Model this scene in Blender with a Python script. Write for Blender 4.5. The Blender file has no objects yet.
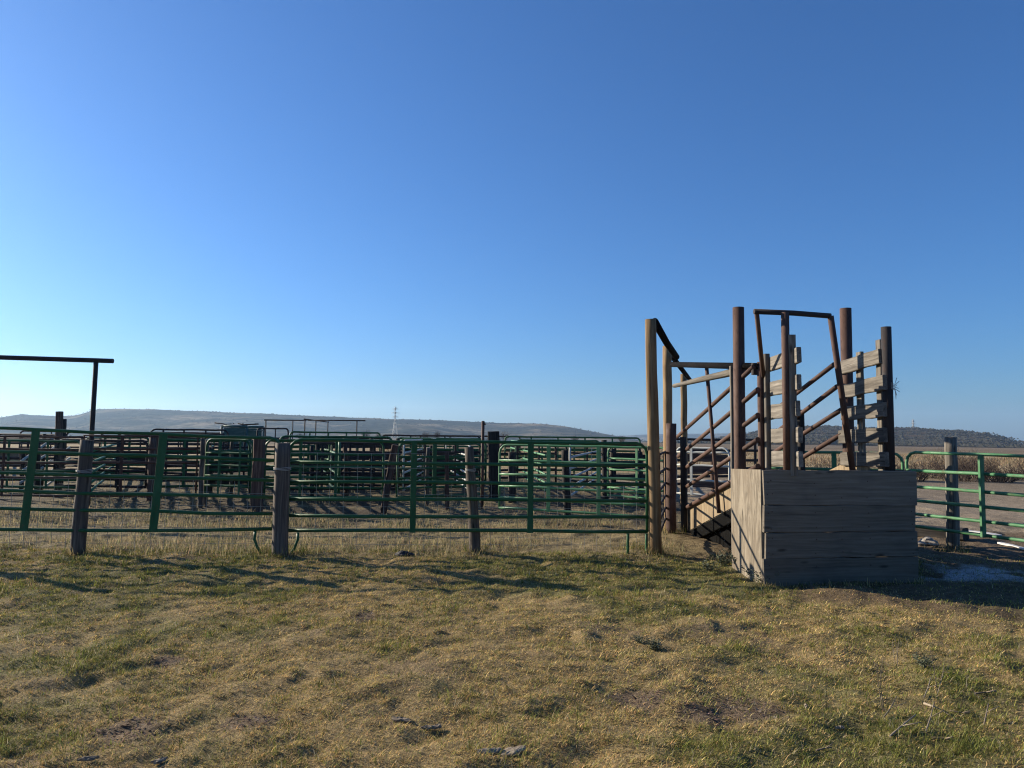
import bpy, math, random
import numpy as np
from mathutils import Vector, Matrix

random.seed(7)
SC = bpy.context.scene
COL = SC.collection
R = math.radians

# ------------------------------------------------------------------ camera
F = 720.0
HC = 1.65
PITCH = math.atan(51.5 / F)
ROLL = 0.0113
fw = Vector((0, math.cos(PITCH), math.sin(PITCH)))
u0 = Vector((0, -math.sin(PITCH), math.cos(PITCH)))
r0 = Vector((1, 0, 0))
rt = r0 * math.cos(ROLL) + u0 * math.sin(ROLL)
up = -r0 * math.sin(ROLL) + u0 * math.cos(ROLL)
CAM = Vector((0, 0, HC))


def ray(px, py):
    return fw + rt * ((px - 512) / F) + up * ((384 - py) / F)


def at(px, py, Y):                       # point at depth Y
    d = ray(px, py)
    return CAM + d * (Y / d.y)


def onx(px, py, X):                      # point on the plane x = X
    d = ray(px, py)
    return CAM + d * (X / d.x)


def gnd(px, py):                         # point on the ground
    d = ray(px, py)
    return CAM + d * (-HC / d.z)


cam = bpy.data.cameras.new('camera')
cam.sensor_width = 36
cam.lens = F * 36 / 1024
cam.clip_start = 0.1
cam.clip_end = 30000
camo = bpy.data.objects.new('camera', cam)
COL.objects.link(camo)
M = Matrix((rt, up, -fw)).transposed().to_4x4()
M.translation = CAM
camo.matrix_world = M
SC.camera = camo

# ------------------------------------------------------------------ noise
_rng = np.random.RandomState(3)
_H = _rng.rand(256, 256)


def vnoise(x, y):
    xi = np.floor(x).astype(int); yi = np.floor(y).astype(int)
    fx = x - xi; fy = y - yi
    fx = fx * fx * (3 - 2 * fx); fy = fy * fy * (3 - 2 * fy)
    a = _H[xi % 256, yi % 256]; b = _H[(xi + 1) % 256, yi % 256]
    c = _H[xi % 256, (yi + 1) % 256]; d = _H[(xi + 1) % 256, (yi + 1) % 256]
    return (a * (1 - fx) + b * fx) * (1 - fy) + (c * (1 - fx) + d * fx) * fy


def fbm(x, y, o=4):
    s = 0; a = 0.5; t = 0
    for k in range(o):
        s = s + a * vnoise(x + 17.3 * k, y + 9.1 * k); t += a
        x = x * 2.03; y = y * 2.03; a *= .5
    return s / t                         # 0..1


def sstep(a, b, x):
    t = np.clip((x - a) / (b - a), 0, 1)
    return t * t * (3 - 2 * t)


# bare patches of soil on the lawn: (px, py, radius)
BARE = [(640, 702, .34), (742, 708, .42), (700, 716, .25), (705, 556, .45), (680, 545, .4), (130, 730, .3), (250, 722, .28),
        (165, 660, .22), (365, 618, .2)]
BAREP = [(gnd(a, b).x, gnd(a, b).y, r) for a, b, r in BARE]


def bare(x, y):
    m = np.zeros_like(x)
    w = (fbm(x * 3.1, y * 3.1, 3) - .5) * .5
    for bx, by, r in BAREP:
        d = np.sqrt((x - bx) ** 2 + ((y - by)) ** 2) / (r * .7) + w * 1.4
        m = np.maximum(m, 1 - sstep(.55, 1.1, d))
    m = np.maximum(m, sstep(.7, .8, fbm(x * 1.3 + 40, y * 1.3 + 3, 3)) * .55)
    return m


def fall(x, y):
    return -.0065 * np.maximum(0, np.sqrt(x * x + y * y) - 80)


def height(x, y):
    x = np.asarray(x, float); y = np.asarray(y, float)
    near = 1 - sstep(18, 40, np.sqrt(x * x + y * y))
    h = (fbm(x * .8, y * .8, 3) - .5) * .075 + (fbm(x * 2.9 + 5, y * 2.9, 3) - .5) * .075 + (fbm(x * 8 + 2, y * 8, 2) - .5) * .045
    return h * near + fall(x, y)


def hz(x, y):
    return float(height(np.array([x]), np.array([y]))[0])


# ------------------------------------------------------------------ materials
def nodemat(name):
    m = bpy.data.materials.new(name)
    m.use_nodes = True
    nt = m.node_tree
    b = nt.nodes['Principled BSDF']
    return m, nt, b


def N(nt, t, **kw):
    n = nt.nodes.new(t)
    for k, v in kw.items():
        if k.startswith('i_'):
            n.inputs[k[2:].replace('_', ' ')].default_value = v
        else:
            setattr(n, k, v)
    return n


def ramp(nt, src, stops):
    r = nt.nodes.new('ShaderNodeValToRGB')
    e = r.color_ramp.elements
    while len(e) < len(stops):
        e.new(.5)
    for k, (p, c) in enumerate(stops):
        e[k].position = p
        e[k].color = (c[0], c[1], c[2], 1) if not isinstance(c, (int, float)) else (c, c, c, 1)
    nt.links.new(src, r.inputs[0])
    return r.outputs[0]


def mixc(nt, a, b, fac, mode='MIX'):
    m = nt.nodes.new('ShaderNodeMix')
    m.data_type = 'RGBA'; m.blend_type = mode
    for s, v in ((6, a), (7, b), (0, fac)):
        if hasattr(v, 'links') or isinstance(v, bpy.types.NodeSocket):
            nt.links.new(v, m.inputs[s])
        elif s == 0:
            m.inputs[0].default_value = v
        else:
            m.inputs[s].default_value = (*v, 1)
    return m.outputs[2]


def gcoord(nt, scale):
    a = N(nt, 'ShaderNodeAttribute', attribute_name='gc')
    oi = N(nt, 'ShaderNodeObjectInfo')
    mp = N(nt, 'ShaderNodeMapping')
    mp.inputs['Scale'].default_value = scale
    nt.links.new(a.outputs['Vector'], mp.inputs['Vector'])
    ad = N(nt, 'ShaderNodeVectorMath', operation='MULTIPLY_ADD')
    nt.links.new(oi.outputs['Random'], ad.inputs[0])
    ad.inputs[1].default_value = (37, 51, 23)
    nt.links.new(mp.outputs[0], ad.inputs[2])
    return ad.outputs[0]


def noise(nt, vec, scale=1, detail=5, rough=.6, dist=0):
    n = N(nt, 'ShaderNodeTexNoise')
    n.inputs['Scale'].default_value = scale
    n.inputs['Detail'].default_value = detail
    n.inputs['Roughness'].default_value = rough
    n.inputs['Distortion'].default_value = dist
    if vec is not None:
        nt.links.new(vec, n.inputs['Vector'])
    return n.outputs['Fac']


def wood(name, dark, mid, light, stain=(.05, .045, .04), dist=.6, bump=.5, across=24, crk=1):
    m, nt, b = nodemat(name)
    g1 = noise(nt, gcoord(nt, (1.3, across, across)), 1, 6, .65, dist)
    c = ramp(nt, g1, [(.3, dark), (.5, mid), (.68, light)])
    big = noise(nt, gcoord(nt, (1.1, 2.2, 2.2)), 1.6, 3)
    c = mixc(nt, c, stain, ramp(nt, big, [(.5, 0), (.78, .6)]))
    crack = noise(nt, gcoord(nt, (.9, 55, 55)), 1, 3, .5, .3)
    cr = ramp(nt, crack, [(.27, crk), (.36, 0)])
    c = mixc(nt, c, tuple(x * .3 for x in dark), cr)
    # knots
    vo = N(nt, 'ShaderNodeTexVoronoi'); vo.inputs['Scale'].default_value = 1
    nt.links.new(gcoord(nt, (2.0, 7, 7)), vo.inputs['Vector'])
    kn = ramp(nt, vo.outputs['Distance'], [(.06, .85), (.16, 0)])
    c = mixc(nt, c, tuple(x * .35 for x in dark), kn)
    oi = N(nt, 'ShaderNodeObjectInfo')
    c = mixc(nt, c, ramp(nt, oi.outputs['Random'], [(0, .78), (1, 1.2)]), 1, 'MULTIPLY')
    nt.links.new(c, b.inputs['Base Color'])
    b.inputs['Roughness'].default_value = .88
    b.inputs['Specular IOR Level'].default_value = .25
    bp = N(nt, 'ShaderNodeBump'); bp.inputs['Strength'].default_value = bump; bp.inputs['Distance'].default_value = .008
    nt.links.new(mixc(nt, g1, (0, 0, 0), cr), bp.inputs['Height'])
    nt.links.new(bp.outputs[0], b.inputs['Normal'])
    return m


def painted(name, base, worn, rust, rough=.42, amount=.5):
    m, nt, b = nodemat(name)
    n1 = noise(nt, gcoord(nt, (2.5, 9, 9)), 1, 4)
    c = mixc(nt, base, worn, ramp(nt, n1, [(.35, 0), (.75, 1)]))
    n2 = noise(nt, gcoord(nt, (9, 26, 26)), 1, 5, .7)
    f = ramp(nt, n2, [(.56, 0), (.66, amount)])
    c = mixc(nt, c, rust, f)
    nt.links.new(c, b.inputs['Base Color'])
    b.inputs['Specular IOR Level'].default_value = .28
    rr = ramp(nt, n2, [(.4, rough), (.7, .85)])
    nt.links.new(rr, b.inputs['Roughness'])
    bp = N(nt, 'ShaderNodeBump'); bp.inputs['Strength'].default_value = .25; bp.inputs['Distance'].default_value = .003
    nt.links.new(n2, bp.inputs['Height']); nt.links.new(bp.outputs[0], b.inputs['Normal'])
    return m


def blades(name, transl=.35):
    m, nt, b = nodemat(name)
    nt.nodes.remove(b)
    a = N(nt, 'ShaderNodeAttribute', attribute_name='col')
    d = N(nt, 'ShaderNodeBsdfDiffuse'); t = N(nt, 'ShaderNodeBsdfTranslucent')
    nt.links.new(a.outputs['Color'], d.inputs[0]); nt.links.new(a.outputs['Color'], t.inputs[0])
    mx = N(nt, 'ShaderNodeMixShader'); mx.inputs[0].default_value = transl
    nt.links.new(d.outputs[0], mx.inputs[1]); nt.links.new(t.outputs[0], mx.inputs[2])
    nt.links.new(mx.outputs[0], nt.nodes['Material Output'].inputs[0])
    return m


MT = {}
MT['post'] = wood('weathered_post_wood', (.035, .028, .024), (.085, .068, .055), (.17, .145, .118))
MT['pole'] = wood('tan_pole_wood', (.12, .07, .034), (.24, .155, .075), (.33, .23, .125), stain=(.12, .075, .04))
MT['tie'] = wood('creosote_wood', (.012, .011, .01), (.03, .026, .024), (.06, .052, .045))
MT['redpost'] = wood('red_brown_wood', (.04, .022, .016), (.085, .05, .038), (.17, .115, .085))
MT['plank'] = wood('grey_plank_wood', (.06, .053, .045), (.14, .124, .103), (.23, .205, .172), stain=(.065, .057, .048))
MT['front'] = wood('dark_board_wood', (.1, .082, .06), (.15, .126, .097), (.185, .16, .127), stain=(.07, .062, .054), across=38, dist=.15, bump=.35, crk=.35)
MT['ply'] = wood('plywood', (.1, .083, .062), (.2, .168, .125), (.29, .25, .19), stain=(.12, .085, .055), dist=2.6, across=6)
MT['tanpanel'] = wood('tan_plywood', (.15, .11, .066), (.245, .185, .115), (.32, .255, .165), stain=(.2, .13, .07), dist=1.5, across=6)
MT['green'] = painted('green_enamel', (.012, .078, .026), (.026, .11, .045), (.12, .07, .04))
MT['greenlit'] = painted('sunlit_green_enamel', (.045, .175, .07), (.115, .25, .13), (.13, .08, .05))  # lighter copy of the green enamel, sunlight put into its colour
MT['pale'] = painted('pale_galvanised_pipe', (.4, .41, .38), (.5, .5, .46), (.2, .13, .09), rough=.5)
MT['rust'] = painted('rusty_pipe', (.06, .03, .022), (.115, .066, .047), (.035, .02, .016), rough=.7, amount=.8)
MT['darkpipe'] = painted('dark_pipe', (.022, .02, .022), (.05, .04, .036), (.08, .04, .03), rough=.8)
MT['ramp_dark'] = painted('ramp_near_black', (.003, .003, .003), (.005, .005, .005), (.01, .009, .008), rough=.95)  # near black tone that keeps the space under the ramp dark
MT['ramp_dark'].node_tree.nodes['Principled BSDF'].inputs['Specular IOR Level'].default_value = .05
MT['tar'] = painted('black_pipe', (.006, .006, .007), (.012, .011, .011), (.03, .018, .014), rough=.95)
MT['tar'].node_tree.nodes['Principled BSDF'].inputs['Specular IOR Level'].default_value = .04
MT['wire'] = painted('galvanised_wire', (.33, .32, .3), (.4, .39, .37), (.2, .14, .1), rough=.5)
MT['grass'] = blades('grass_blades', .3)
MT['straw'] = blades('straw_blades', .35)
MT['twig'] = wood('bare_twigs', (.035, .025, .02), (.07, .05, .04), (.12, .09, .07))
MT['stick'] = wood('dry_stick_bark', (.09, .07, .05), (.22, .175, .125), (.38, .32, .24))
MT['greymachine'] = painted('blue_green_enamel', (.02, .07, .07), (.05, .12, .11), (.08, .05, .04))


# ------------------------------------------------------------------ mesh builder
WLOC = {}


def link(o, parent=None):
    COL.objects.link(o)
    if parent is not None:
        o.parent = parent
    return o


def root(name, loc, label, cat, group=None, kind=None):
    o = bpy.data.objects.new(name, None)
    o.empty_display_size = .2
    o.location = loc
    link(o)
    WLOC[o.name] = Vector(loc)
    return tag(o, label, cat, group, kind)


def tag(o, label=None, cat=None, group=None, kind=None):
    if label: o['label'] = label
    if cat: o['category'] = cat
    if group: o['group'] = group
    if kind: o['kind'] = kind
    return o


class MB:
    def __init__(s):
        s.v = []; s.f = []; s.g = []; s.sm = []; s.nail = None

    def sweep(s, path, prof, upv=None, scales=None, cap=True, smooth=True, g0=None):
        """path: points; prof: list of (a,b) offsets; frame from upv"""
        path = [Vector(p) for p in path]
        n = len(prof); base = len(s.v)
        L = random.random() * 3 if g0 is None else g0
        pa = random.random() * 5
        prev = None
        for i, p in enumerate(path):
            if i == 0: t = path[1] - p
            elif i == len(path) - 1: t = p - path[i - 1]
            else: t = (path[i + 1] - p).normalized() + (p - path[i - 1]).normalized()
            t.normalize()
            if prev is None:
                uu = Vector(upv) if upv is not None else (Vector((0, 0, 1)) if abs(t.z) < .9 else Vector((0, 1, 0)))
            else:
                uu = prev
            a = uu.cross(t)
            if a.length < 1e-6: a = Vector((1, 0, 0)).cross(t)
            a.normalize(); b = t.cross(a).normalized(); prev = b
            if i: L += (p - path[i - 1]).length
            k = 1 if scales is None else scales[i]
            for (x, y) in prof:
                s.v.append(p + a * x * k + b * y * k)
                s.g.append((L, x * k + pa, y * k + pa * .7))
        for i in range(len(path) - 1):
            for j in range(n):
                q = base + i * n; r_ = q + n; j2 = (j + 1) % n
                s.f.append((q + j, q + j2, r_ + j2, r_ + j)); s.sm.append(smooth)
        if cap:
            s.f.append(tuple(base + j for j in reversed(range(n)))); s.sm.append(False)
            e = base + (len(path) - 1) * n
            s.f.append(tuple(e + j for j in range(n))); s.sm.append(False)
        return s

    def tube(s, path, r, seg=10, rs=None, cap=True):
        prof = [(r * math.cos(2 * math.pi * k / seg), r * math.sin(2 * math.pi * k / seg)) for k in range(seg)]
        return s.sweep(path, prof, None, rs, cap)

    def plank(s, p0, p1, w, t, upv=(0, 0, 1), wob=.0015, seg=6, ch=None):
        """w along upv, t across"""
        ch = min(w, t) * .14 if ch is None else ch
        a, b = t / 2, w / 2
        prof = [(a, -b + ch), (a, b - ch), (a - ch, b), (-a + ch, b), (-a, b - ch), (-a, -b + ch), (-a + ch, -b), (a - ch, -b)]
        p0 = Vector(p0); p1 = Vector(p1)
        path = []
        for i in range(seg + 1):
            p = p0.lerp(p1, i / seg)
            path.append(p + Vector((random.gauss(0, wob), random.gauss(0, wob), random.gauss(0, wob))))
        return s.sweep(path, prof, upv, [1 + random.gauss(0, .012) for _ in path], smooth=False)

    def build(s, name, mat, parent=None, loc=None):
        me = bpy.data.meshes.new(name)
        off = Vector((0, 0, 0))
        if parent is not None: off = WLOC[parent.name]
        elif loc is not None: off = Vector(loc)
        me.from_pydata([tuple(v - off) for v in s.v], [], s.f)
        me.polygons.foreach_set('use_smooth', s.sm if len(s.sm) == len(s.f) else [False] * len(s.f))
        at_ = me.attributes.new('gc', 'FLOAT_VECTOR', 'POINT')
        at_.data.foreach_set('vector', [c for g in s.g for c in g])
        me.materials.append(mat)
        if s.nail is not None:
            me.materials.append(MT['rust'])
            mi = [0] * s.nail + [1] * (len(s.f) - s.nail)
            me.polygons.foreach_set('material_index', mi)
        me.update()
        o = bpy.data.objects.new(name, me)
        if parent is None and loc is not None: o.location = loc
        link(o, parent)
        WLOC[o.name] = off
        return o


def logpath(p0, p1, r0_, r1_, seg=9, wob=.012):
    p0 = Vector(p0); p1 = Vector(p1)
    path = []; rs = []
    for i in range(seg + 1):
        t = i / seg
        path.append(p0.lerp(p1, t) + Vector((random.gauss(0, wob), random.gauss(0, wob), 0)) * (1 if 0 < i < seg else .3))
        rs.append((r0_ + (r1_ - r0_) * t) * (1 + random.gauss(0, .012)))
    return path, rs


def log_mb(p0, p1, r0_, r1_, seg=9, wob=.006, sides=16, mb=None):
    mb = mb or MB()
    path, rs = logpath(p0, p1, r0_, r1_, seg, wob * .5)
    ph = [1 + random.gauss(0, .05) for _ in range(sides)]
    prof = [(ph[k] * math.cos(2 * math.pi * k / sides), ph[k] * math.sin(2 * math.pi * k / sides)) for k in range(sides)]
    mb.sweep(path, prof, None, rs)
    return mb


def log_thing(name, p0, p1, r0_, r1_, mat, label, cat, group=None, bands=()):
    p0 = Vector(p0); p1 = Vector(p1)
    below = p0 - (p1 - p0).normalized() * .12
    base = (p0.x, p0.y, p0.z)
    o = log_mb(below, p1, r0_, r1_, wob=.008).build(name, mat, None, base)
    tag(o, label, cat, group)
    for t in bands:
        c = p0.lerp(p1, t); rr = r0_ + (r1_ - r0_) * t
        mb = MB()
        for k in range(3):
            z = (k - 1) * .014
            ring = [c + Vector((math.cos(a) * rr * 1.12, math.sin(a) * rr * 1.12, z + .006 * math.sin(a * 2 + k)))
                    for a in [2 * math.pi * q / 18 for q in range(19)]]
            mb.tube(ring, .004, 5)
        mb.build('wire_tie', MT['wire'], o)
    return o


# ------------------------------------------------------------------ ground
def axis(lo, hi, step, far_lo, far_hi, g=1.13):
    c = list(np.arange(lo, hi + 1e-6, step))
    s = step
    x = hi
    while x < far_hi:
        s *= g; x += s; c.append(min(x, far_hi))
    s = step; x = lo; pre = []
    while x > far_lo:
        s *= g; x -= s; pre.append(max(x, far_lo))
    return np.array(pre[::-1] + c)


PALE = gnd(955, 572)


def ground_col(x, y):
    n1 = fbm(x * .55 + 11, y * .55, 4)[..., None]
    n2 = fbm(x * 2.3, y * 2.3 + 7, 3)[..., None]
    tan = np.array([.26, .19, .09]); grn = np.array([.13, .128, .05]); soil = np.array([.155, .112, .072])
    straw = np.array([.3, .235, .125]); dirt = np.array([.25, .2, .14]); far = np.array([.17, .13, .085])
    g = sstep(.42, .62, n1 * .65 + n2 * .35)
    c = tan * (1 - .75 * g) + grn * .75 * g
    b = bare(x, y)[..., None]
    c = c * (1 - b) + soil * b
    pen = sstep(9.6, 10.4, y + (fbm(x, y, 2) - .5))[..., None]
    mud_shade = np.array([.075, .06, .042]); q = sstep(.3, .6, n1 * .6 + n2 * .4) * sstep(12, 14.5, y)[..., None]  # pen mud, its colour also darkened for shaded ground between the rails
    pc = (straw * .7 * (1 - q) + mud_shade * q)
    c = c * (1 - pen) + pc * pen
    # packed dirt yard on the right
    yard = (sstep(4.9, 5.6, x + .1 * (y - 10)) * sstep(8.8, 9.6, y + .12 * (x - 5)))[..., None]
    c = c * (1 - yard) + (dirt * (.75 + .5 * n2)) * yard
    # trodden soil round the dock
    tr = (sstep(2.6, 3.3, x) * sstep(7.4, 7.75, y + .42 * (x - 2.9) + .2 * (n2[..., 0] - .5)) * (1 - sstep(12.8, 13.6, y)))[..., None]
    c = c * (1 - tr * .85) + soil * .7 * tr * .85
    pl = (1 - sstep(.5, 1.3, np.sqrt(((x - PALE.x) / 1.5) ** 2 + ((y - PALE.y) / .55) ** 2)))[..., None] * sstep(.38, .6, n2)
    c = c * (1 - pl * .8) + np.array([.42, .42, .42]) * pl * .8
    f1 = sstep(29, 33, y)[..., None]
    c = c * (1 - f1) + np.array([.33, .25, .14]) * (.8 + .4 * n1) * f1
    f2 = sstep(75, 140, y + 40 * (n1[..., 0] - .5))[..., None]
    c = c * (1 - f2) + far * (.7 + .6 * n1) * f2
    return c


xs = axis(-9, 9.5, .05, -6000, 6000)
ys = axis(1.0, 13.5, .05, -1500, 6000)
GX, GY = np.meshgrid(xs, ys)
GZ = height(GX, GY)
verts = np.stack([GX, GY, GZ], -1).reshape(-1, 3)
nx, ny = len(xs), len(ys)
ii = np.arange(nx * ny).reshape(ny, nx)
quads = np.stack([ii[:-1, :-1], ii[:-1, 1:], ii[1:, 1:], ii[1:, :-1]], -1).reshape(-1, 4)


def np_mesh(name, verts, faces, k, mat, col=None, smooth=True):
    me = bpy.data.meshes.new(name)
    me.vertices.add(len(verts)); me.vertices.foreach_set('co', verts.astype(np.float32).ravel())
    me.loops.add(faces.size); me.loops.foreach_set('vertex_index', faces.astype(np.int32).ravel())
    nf = len(faces)
    me.polygons.add(nf)
    me.polygons.foreach_set('loop_start', np.arange(0, nf * k, k, dtype=np.int32))
    me.polygons.foreach_set('loop_total', np.full(nf, k, dtype=np.int32))
    me.polygons.foreach_set('use_smooth', np.full(nf, smooth))
    if col is not None:
        a = me.attributes.new('col', 'FLOAT_COLOR', 'POINT')
        c4 = np.ones((len(verts), 4), np.float32); c4[:, :3] = col
        a.data.foreach_set('color', c4.ravel())
    me.materials.append(mat)
    me.update(calc_edges=True); me.validate()
    o = bpy.data.objects.new(name, me)
    link(o)
    return o


m, nt, b = nodemat('earth')
a = N(nt, 'ShaderNodeAttribute', attribute_name='col')
tc = N(nt, 'ShaderNodeTexCoord')
n1 = noise(nt, tc.outputs['Object'], 34, 6, .7)
n2 = noise(nt, tc.outputs['Object'], 5, 5, .65)
n4 = noise(nt, tc.outputs['Object'], 130, 4, .7)
n3 = noise(nt, tc.outputs['Object'], .06, 6, .65)
c = mixc(nt, a.outputs['Color'], ramp(nt, n1, [(.3, .5), (.7, 1.5)]), 1, 'MULTIPLY')
c = mixc(nt, c, ramp(nt, n2, [(.3, .7), (.7, 1.3)]), 1, 'MULTIPLY')
c = mixc(nt, c, ramp(nt, n4, [(.36, .3), (.64, 1.6)]), 1, 'MULTIPLY')
c = mixc(nt, c, ramp(nt, n3, [(.3, .7), (.7, 1.3)]), 1, 'MULTIPLY')
nt.links.new(c, b.inputs['Base Color'])
b.inputs['Roughness'].default_value = .95; b.inputs['Specular IOR Level'].default_value = .1
bp = N(nt, 'ShaderNodeBump'); bp.inputs['Strength'].default_value = .8; bp.inputs['Distance'].default_value = .02
nt.links.new(n1, bp.inputs['Height']); nt.links.new(bp.outputs[0], b.inputs['Normal'])
MT['earth'] = m
ground = np_mesh('ground', verts, quads, 4, m, ground_col(GX, GY).reshape(-1, 3))
tag(ground, 'grazed pasture and dry pen ground running out to the hills', 'ground', kind='structure')


# ------------------------------------------------------------------ grass
def make_blades(name, x, y, length, width, lean, col, mat, curl=.5, seed=1):
    rng = np.random.RandomState(seed)
    n = len(x)
    z = height(x, y) - .004
    th = rng.rand(n) * 2 * np.pi
    dx, dy = np.cos(th), np.sin(th)
    px_, py_ = -dy, dx
    hh = length * np.cos(lean); ho = length * np.sin(lean)
    P = np.zeros((n, 5, 3), np.float32)
    for k, (s_, t) in enumerate(((-1, 0), (1, 0), (1, .55), (-1, .55), (0, 1.))):
        w = width * (1 if t == 0 else .75 if t < 1 else 0) * .5
        o = ho * (t ** (1 + curl))
        P[:, k, 0] = x + dx * o + px_ * w * s_
        P[:, k, 1] = y + dy * o + py_ * w * s_
        P[:, k, 2] = z + hh * (t ** .85)
    base = np.arange(n)[:, None] * 5
    tri = np.concatenate([base + np.array([0, 1, 2]), base + np.array([0, 2, 3]), base + np.array([3, 2, 4])], 0)
    c5 = np.repeat(col[:, None, :], 5, 1).reshape(-1, 3)
    return np_mesh(name, P.reshape(-1, 3), tri, 3, mat, c5, smooth=False)


rng = np.random.RandomState(11)


def sample(y0, y1, dens, power, xr=(.78, 1.6)):
    out = []
    e = np.linspace(y0, y1, 60)
    for a_, b_ in zip(e[:-1], e[1:]):
        ym = (a_ + b_) / 2; w = xr[0] * ym + xr[1]
        n = int(dens * (y0 / ym) ** power * (b_ - a_) * 2 * w)
        out.append(np.stack([rng.uniform(-w, w, n), rng.uniform(a_, b_, n)], 1))
    return np.concatenate(out)


pts = sample(3.0, 10.4, 9000, 1.3)
tc_ = sample(3.0, 10.4, 800, 1.25)
nt_ = rng.randint(7, 16, len(tc_))
tid = np.repeat(np.arange(len(tc_)), nt_)
trad = rng.uniform(.01, .035, len(tc_))
toff = rng.normal(0, 1, (len(tid), 2)) * trad[tid][:, None]
tsize = rng.uniform(.8, 1.9, len(tc_)); thue = rng.uniform(-.22, .22, len(tc_)); tval = rng.uniform(.5, 1.4, len(tc_))
kt = np.concatenate([np.ones(len(pts)), tsize[tid]]); kh = np.concatenate([np.zeros(len(pts)), thue[tid]])
kv = np.concatenate([np.ones(len(pts)), tval[tid]])
pts = np.concatenate([pts, tc_[tid] + toff])
x, y = pts[:, 0], pts[:, 1]
bm_ = bare(x, y)
dn = fbm(x * 1.7 + 3, y * 1.7, 4)
inbox = (x > 2.75) & (x < 4.85) & (y > 8.2) & (y < 9.4)
trod = sstep(2.7, 3.2, x) * sstep(7.3, 7.7, y + .42 * (x - 2.9))
keep = (rng.rand(len(x)) > bm_ * .85) & (rng.rand(len(x)) < .45 + 1.1 * sstep(.3, .6, dn)) & ~inbox & (rng.rand(len(x)) > trod * .86)
x, y, kt, kh, kv = x[keep], y[keep], kt[keep], kh[keep], kv[keep]
n = len(x)
dn = fbm(x * 1.7 + 3, y * 1.7, 4); g1 = fbm(x * .55 + 11, y * .55, 4); g2 = fbm(x * 2.3, y * 2.3 + 7, 3)
greenness = sstep(.40, .64, g1 * .5 + g2 * .3 + dn * .2 + .08 * sstep(7.2, 9.4, y) + .03 * sstep(1, 4, x))
tuft = sstep(.56, .72, fbm(x * 3.3 + 50, y * 3.3, 3))
isg = rng.rand(n) < .17 + .5 * greenness + kh * 1.2
col = np.where(isg[:, None], np.array([.2, .205, .055]), np.array([.6, .435, .18]))
col = col * kv[:, None] * rng.uniform(.6, 1.35, (n, 1)) * (1 + rng.uniform(-.12, .12, (n, 3)))
pale = rng.rand(n) < .05
col[pale] = np.array([.5, .43, .27]) * rng.uniform(.7, 1.2, (pale.sum(), 1))
dk = np.sqrt(y / 3.5)
length = rng.uniform(.015, .036, n) * kt * (1 + .9 * tuft * isg) * (1 + .25 * sstep(6, 10, y))
width = rng.uniform(.0022, .0045, n) * dk
lean = np.where(isg, rng.uniform(.4, 1.35, n), rng.uniform(.75, 1.48, n))
o = make_blades('lawn_grass', x, y, length, width, lean, col, MT['grass'])
tag(o, 'short grazed tan and green grass in front of the pens', 'grass', kind='stuff')

# dry taller grass along and behind the front fence
p1 = sample(9.75, 14.5, 1150, 1.0); p2 = sample(14.5, 46, 120, 1.6)
pts = np.concatenate([p1, p2]); x, y = pts[:, 0], pts[:, 1]
cl = fbm(x * 1.1 + 9, y * 1.1 + 4, 4)
far_y = sstep(13, 20, y)
keep = (rng.rand(len(x)) < (.08 + 1.25 * sstep(.38, .62, cl)) * (1 - .45 * far_y)) & ~((x > 5.0) & (y < 29)) & ~((x > 2.55) & (x < 5) & (y < 13.4)) \
    & ~((np.abs(y - 9.95) < .25) & (rng.rand(len(x)) < .35))
x, y, cl = x[keep], y[keep], cl[keep]
n = len(x)
col = np.array([.42, .345, .195]) * rng.uniform(.55, 1.25, (n, 1)) * (1 + rng.uniform(-.1, .1, (n, 3)))
gm = rng.rand(n) < .25 * (1 - sstep(9.6, 11.5, y)) + .1
col[gm] = np.array([.11, .125, .045]) * rng.uniform(.7, 1.3, (gm.sum(), 1))
length = rng.uniform(.03, .17, n) * (.5 + .9 * cl) * (1 + .4 * sstep(15, 30, y))
width = rng.uniform(.004, .008, n) * np.sqrt(y / 10)
lean = rng.uniform(.2, 1.4, n)
o = make_blades('dry_grass', x, y, length, width, lean, col, MT['straw'], seed=2)
tag(o, 'tall straw coloured dry grass along and behind the green panels', 'grass', kind='stuff')

FEET = [(77, 552, .1), (280, 555, .11), (475.5, 552, .08), (656, 554, .09), (671, 533, .1), (953, 550, .1), (638, 549, .05), (627, 549, .05), (262, 552, .05), (300, 552, .05)]
X_ = []; Y_ = []
for px, py, r in FEET:
    g = gnd(px, py); k = 130
    a_ = rng.uniform(0, 6.28, k); q = r + np.abs(rng.normal(0, .1, k))
    X_.append(g.x + np.cos(a_) * q); Y_.append(g.y + np.sin(a_) * q)
for (pa_, pb_) in (((764, 586), (919, 584)), ((735, 563), (764, 586)), ((919, 584), (915, 560))):
    A_ = gnd(*pa_); B_ = gnd(*pb_); k = int(190 * (A_ - B_).length); t = rng.rand(k)
    X_.append(A_.x + (B_.x - A_.x) * t + rng.normal(0, .03, k)); Y_.append(A_.y + (B_.y - A_.y) * t - np.abs(rng.normal(0, .05, k)))
x = np.concatenate(X_); y = np.concatenate(Y_); n = len(x)
col = np.where((rng.rand(n) < .45)[:, None], np.array([.1, .125, .035]), np.array([.4, .31, .15])) * rng.uniform(.6, 1.3, (n, 1))
nf_ = 130 * len(FEET)
fl_ = np.where(np.arange(n) < nf_, rng.uniform(.06, .2, n), rng.uniform(.02, .1, n))
o = make_blades('foot_grass', x, y, fl_, rng.uniform(.004, .008, n), rng.uniform(.2, 1.2, n), col, MT['straw'], seed=8)
tag(o, 'longer green and straw grass growing round the post feet and the foot of the dock', 'grass', kind='stuff')

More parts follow.
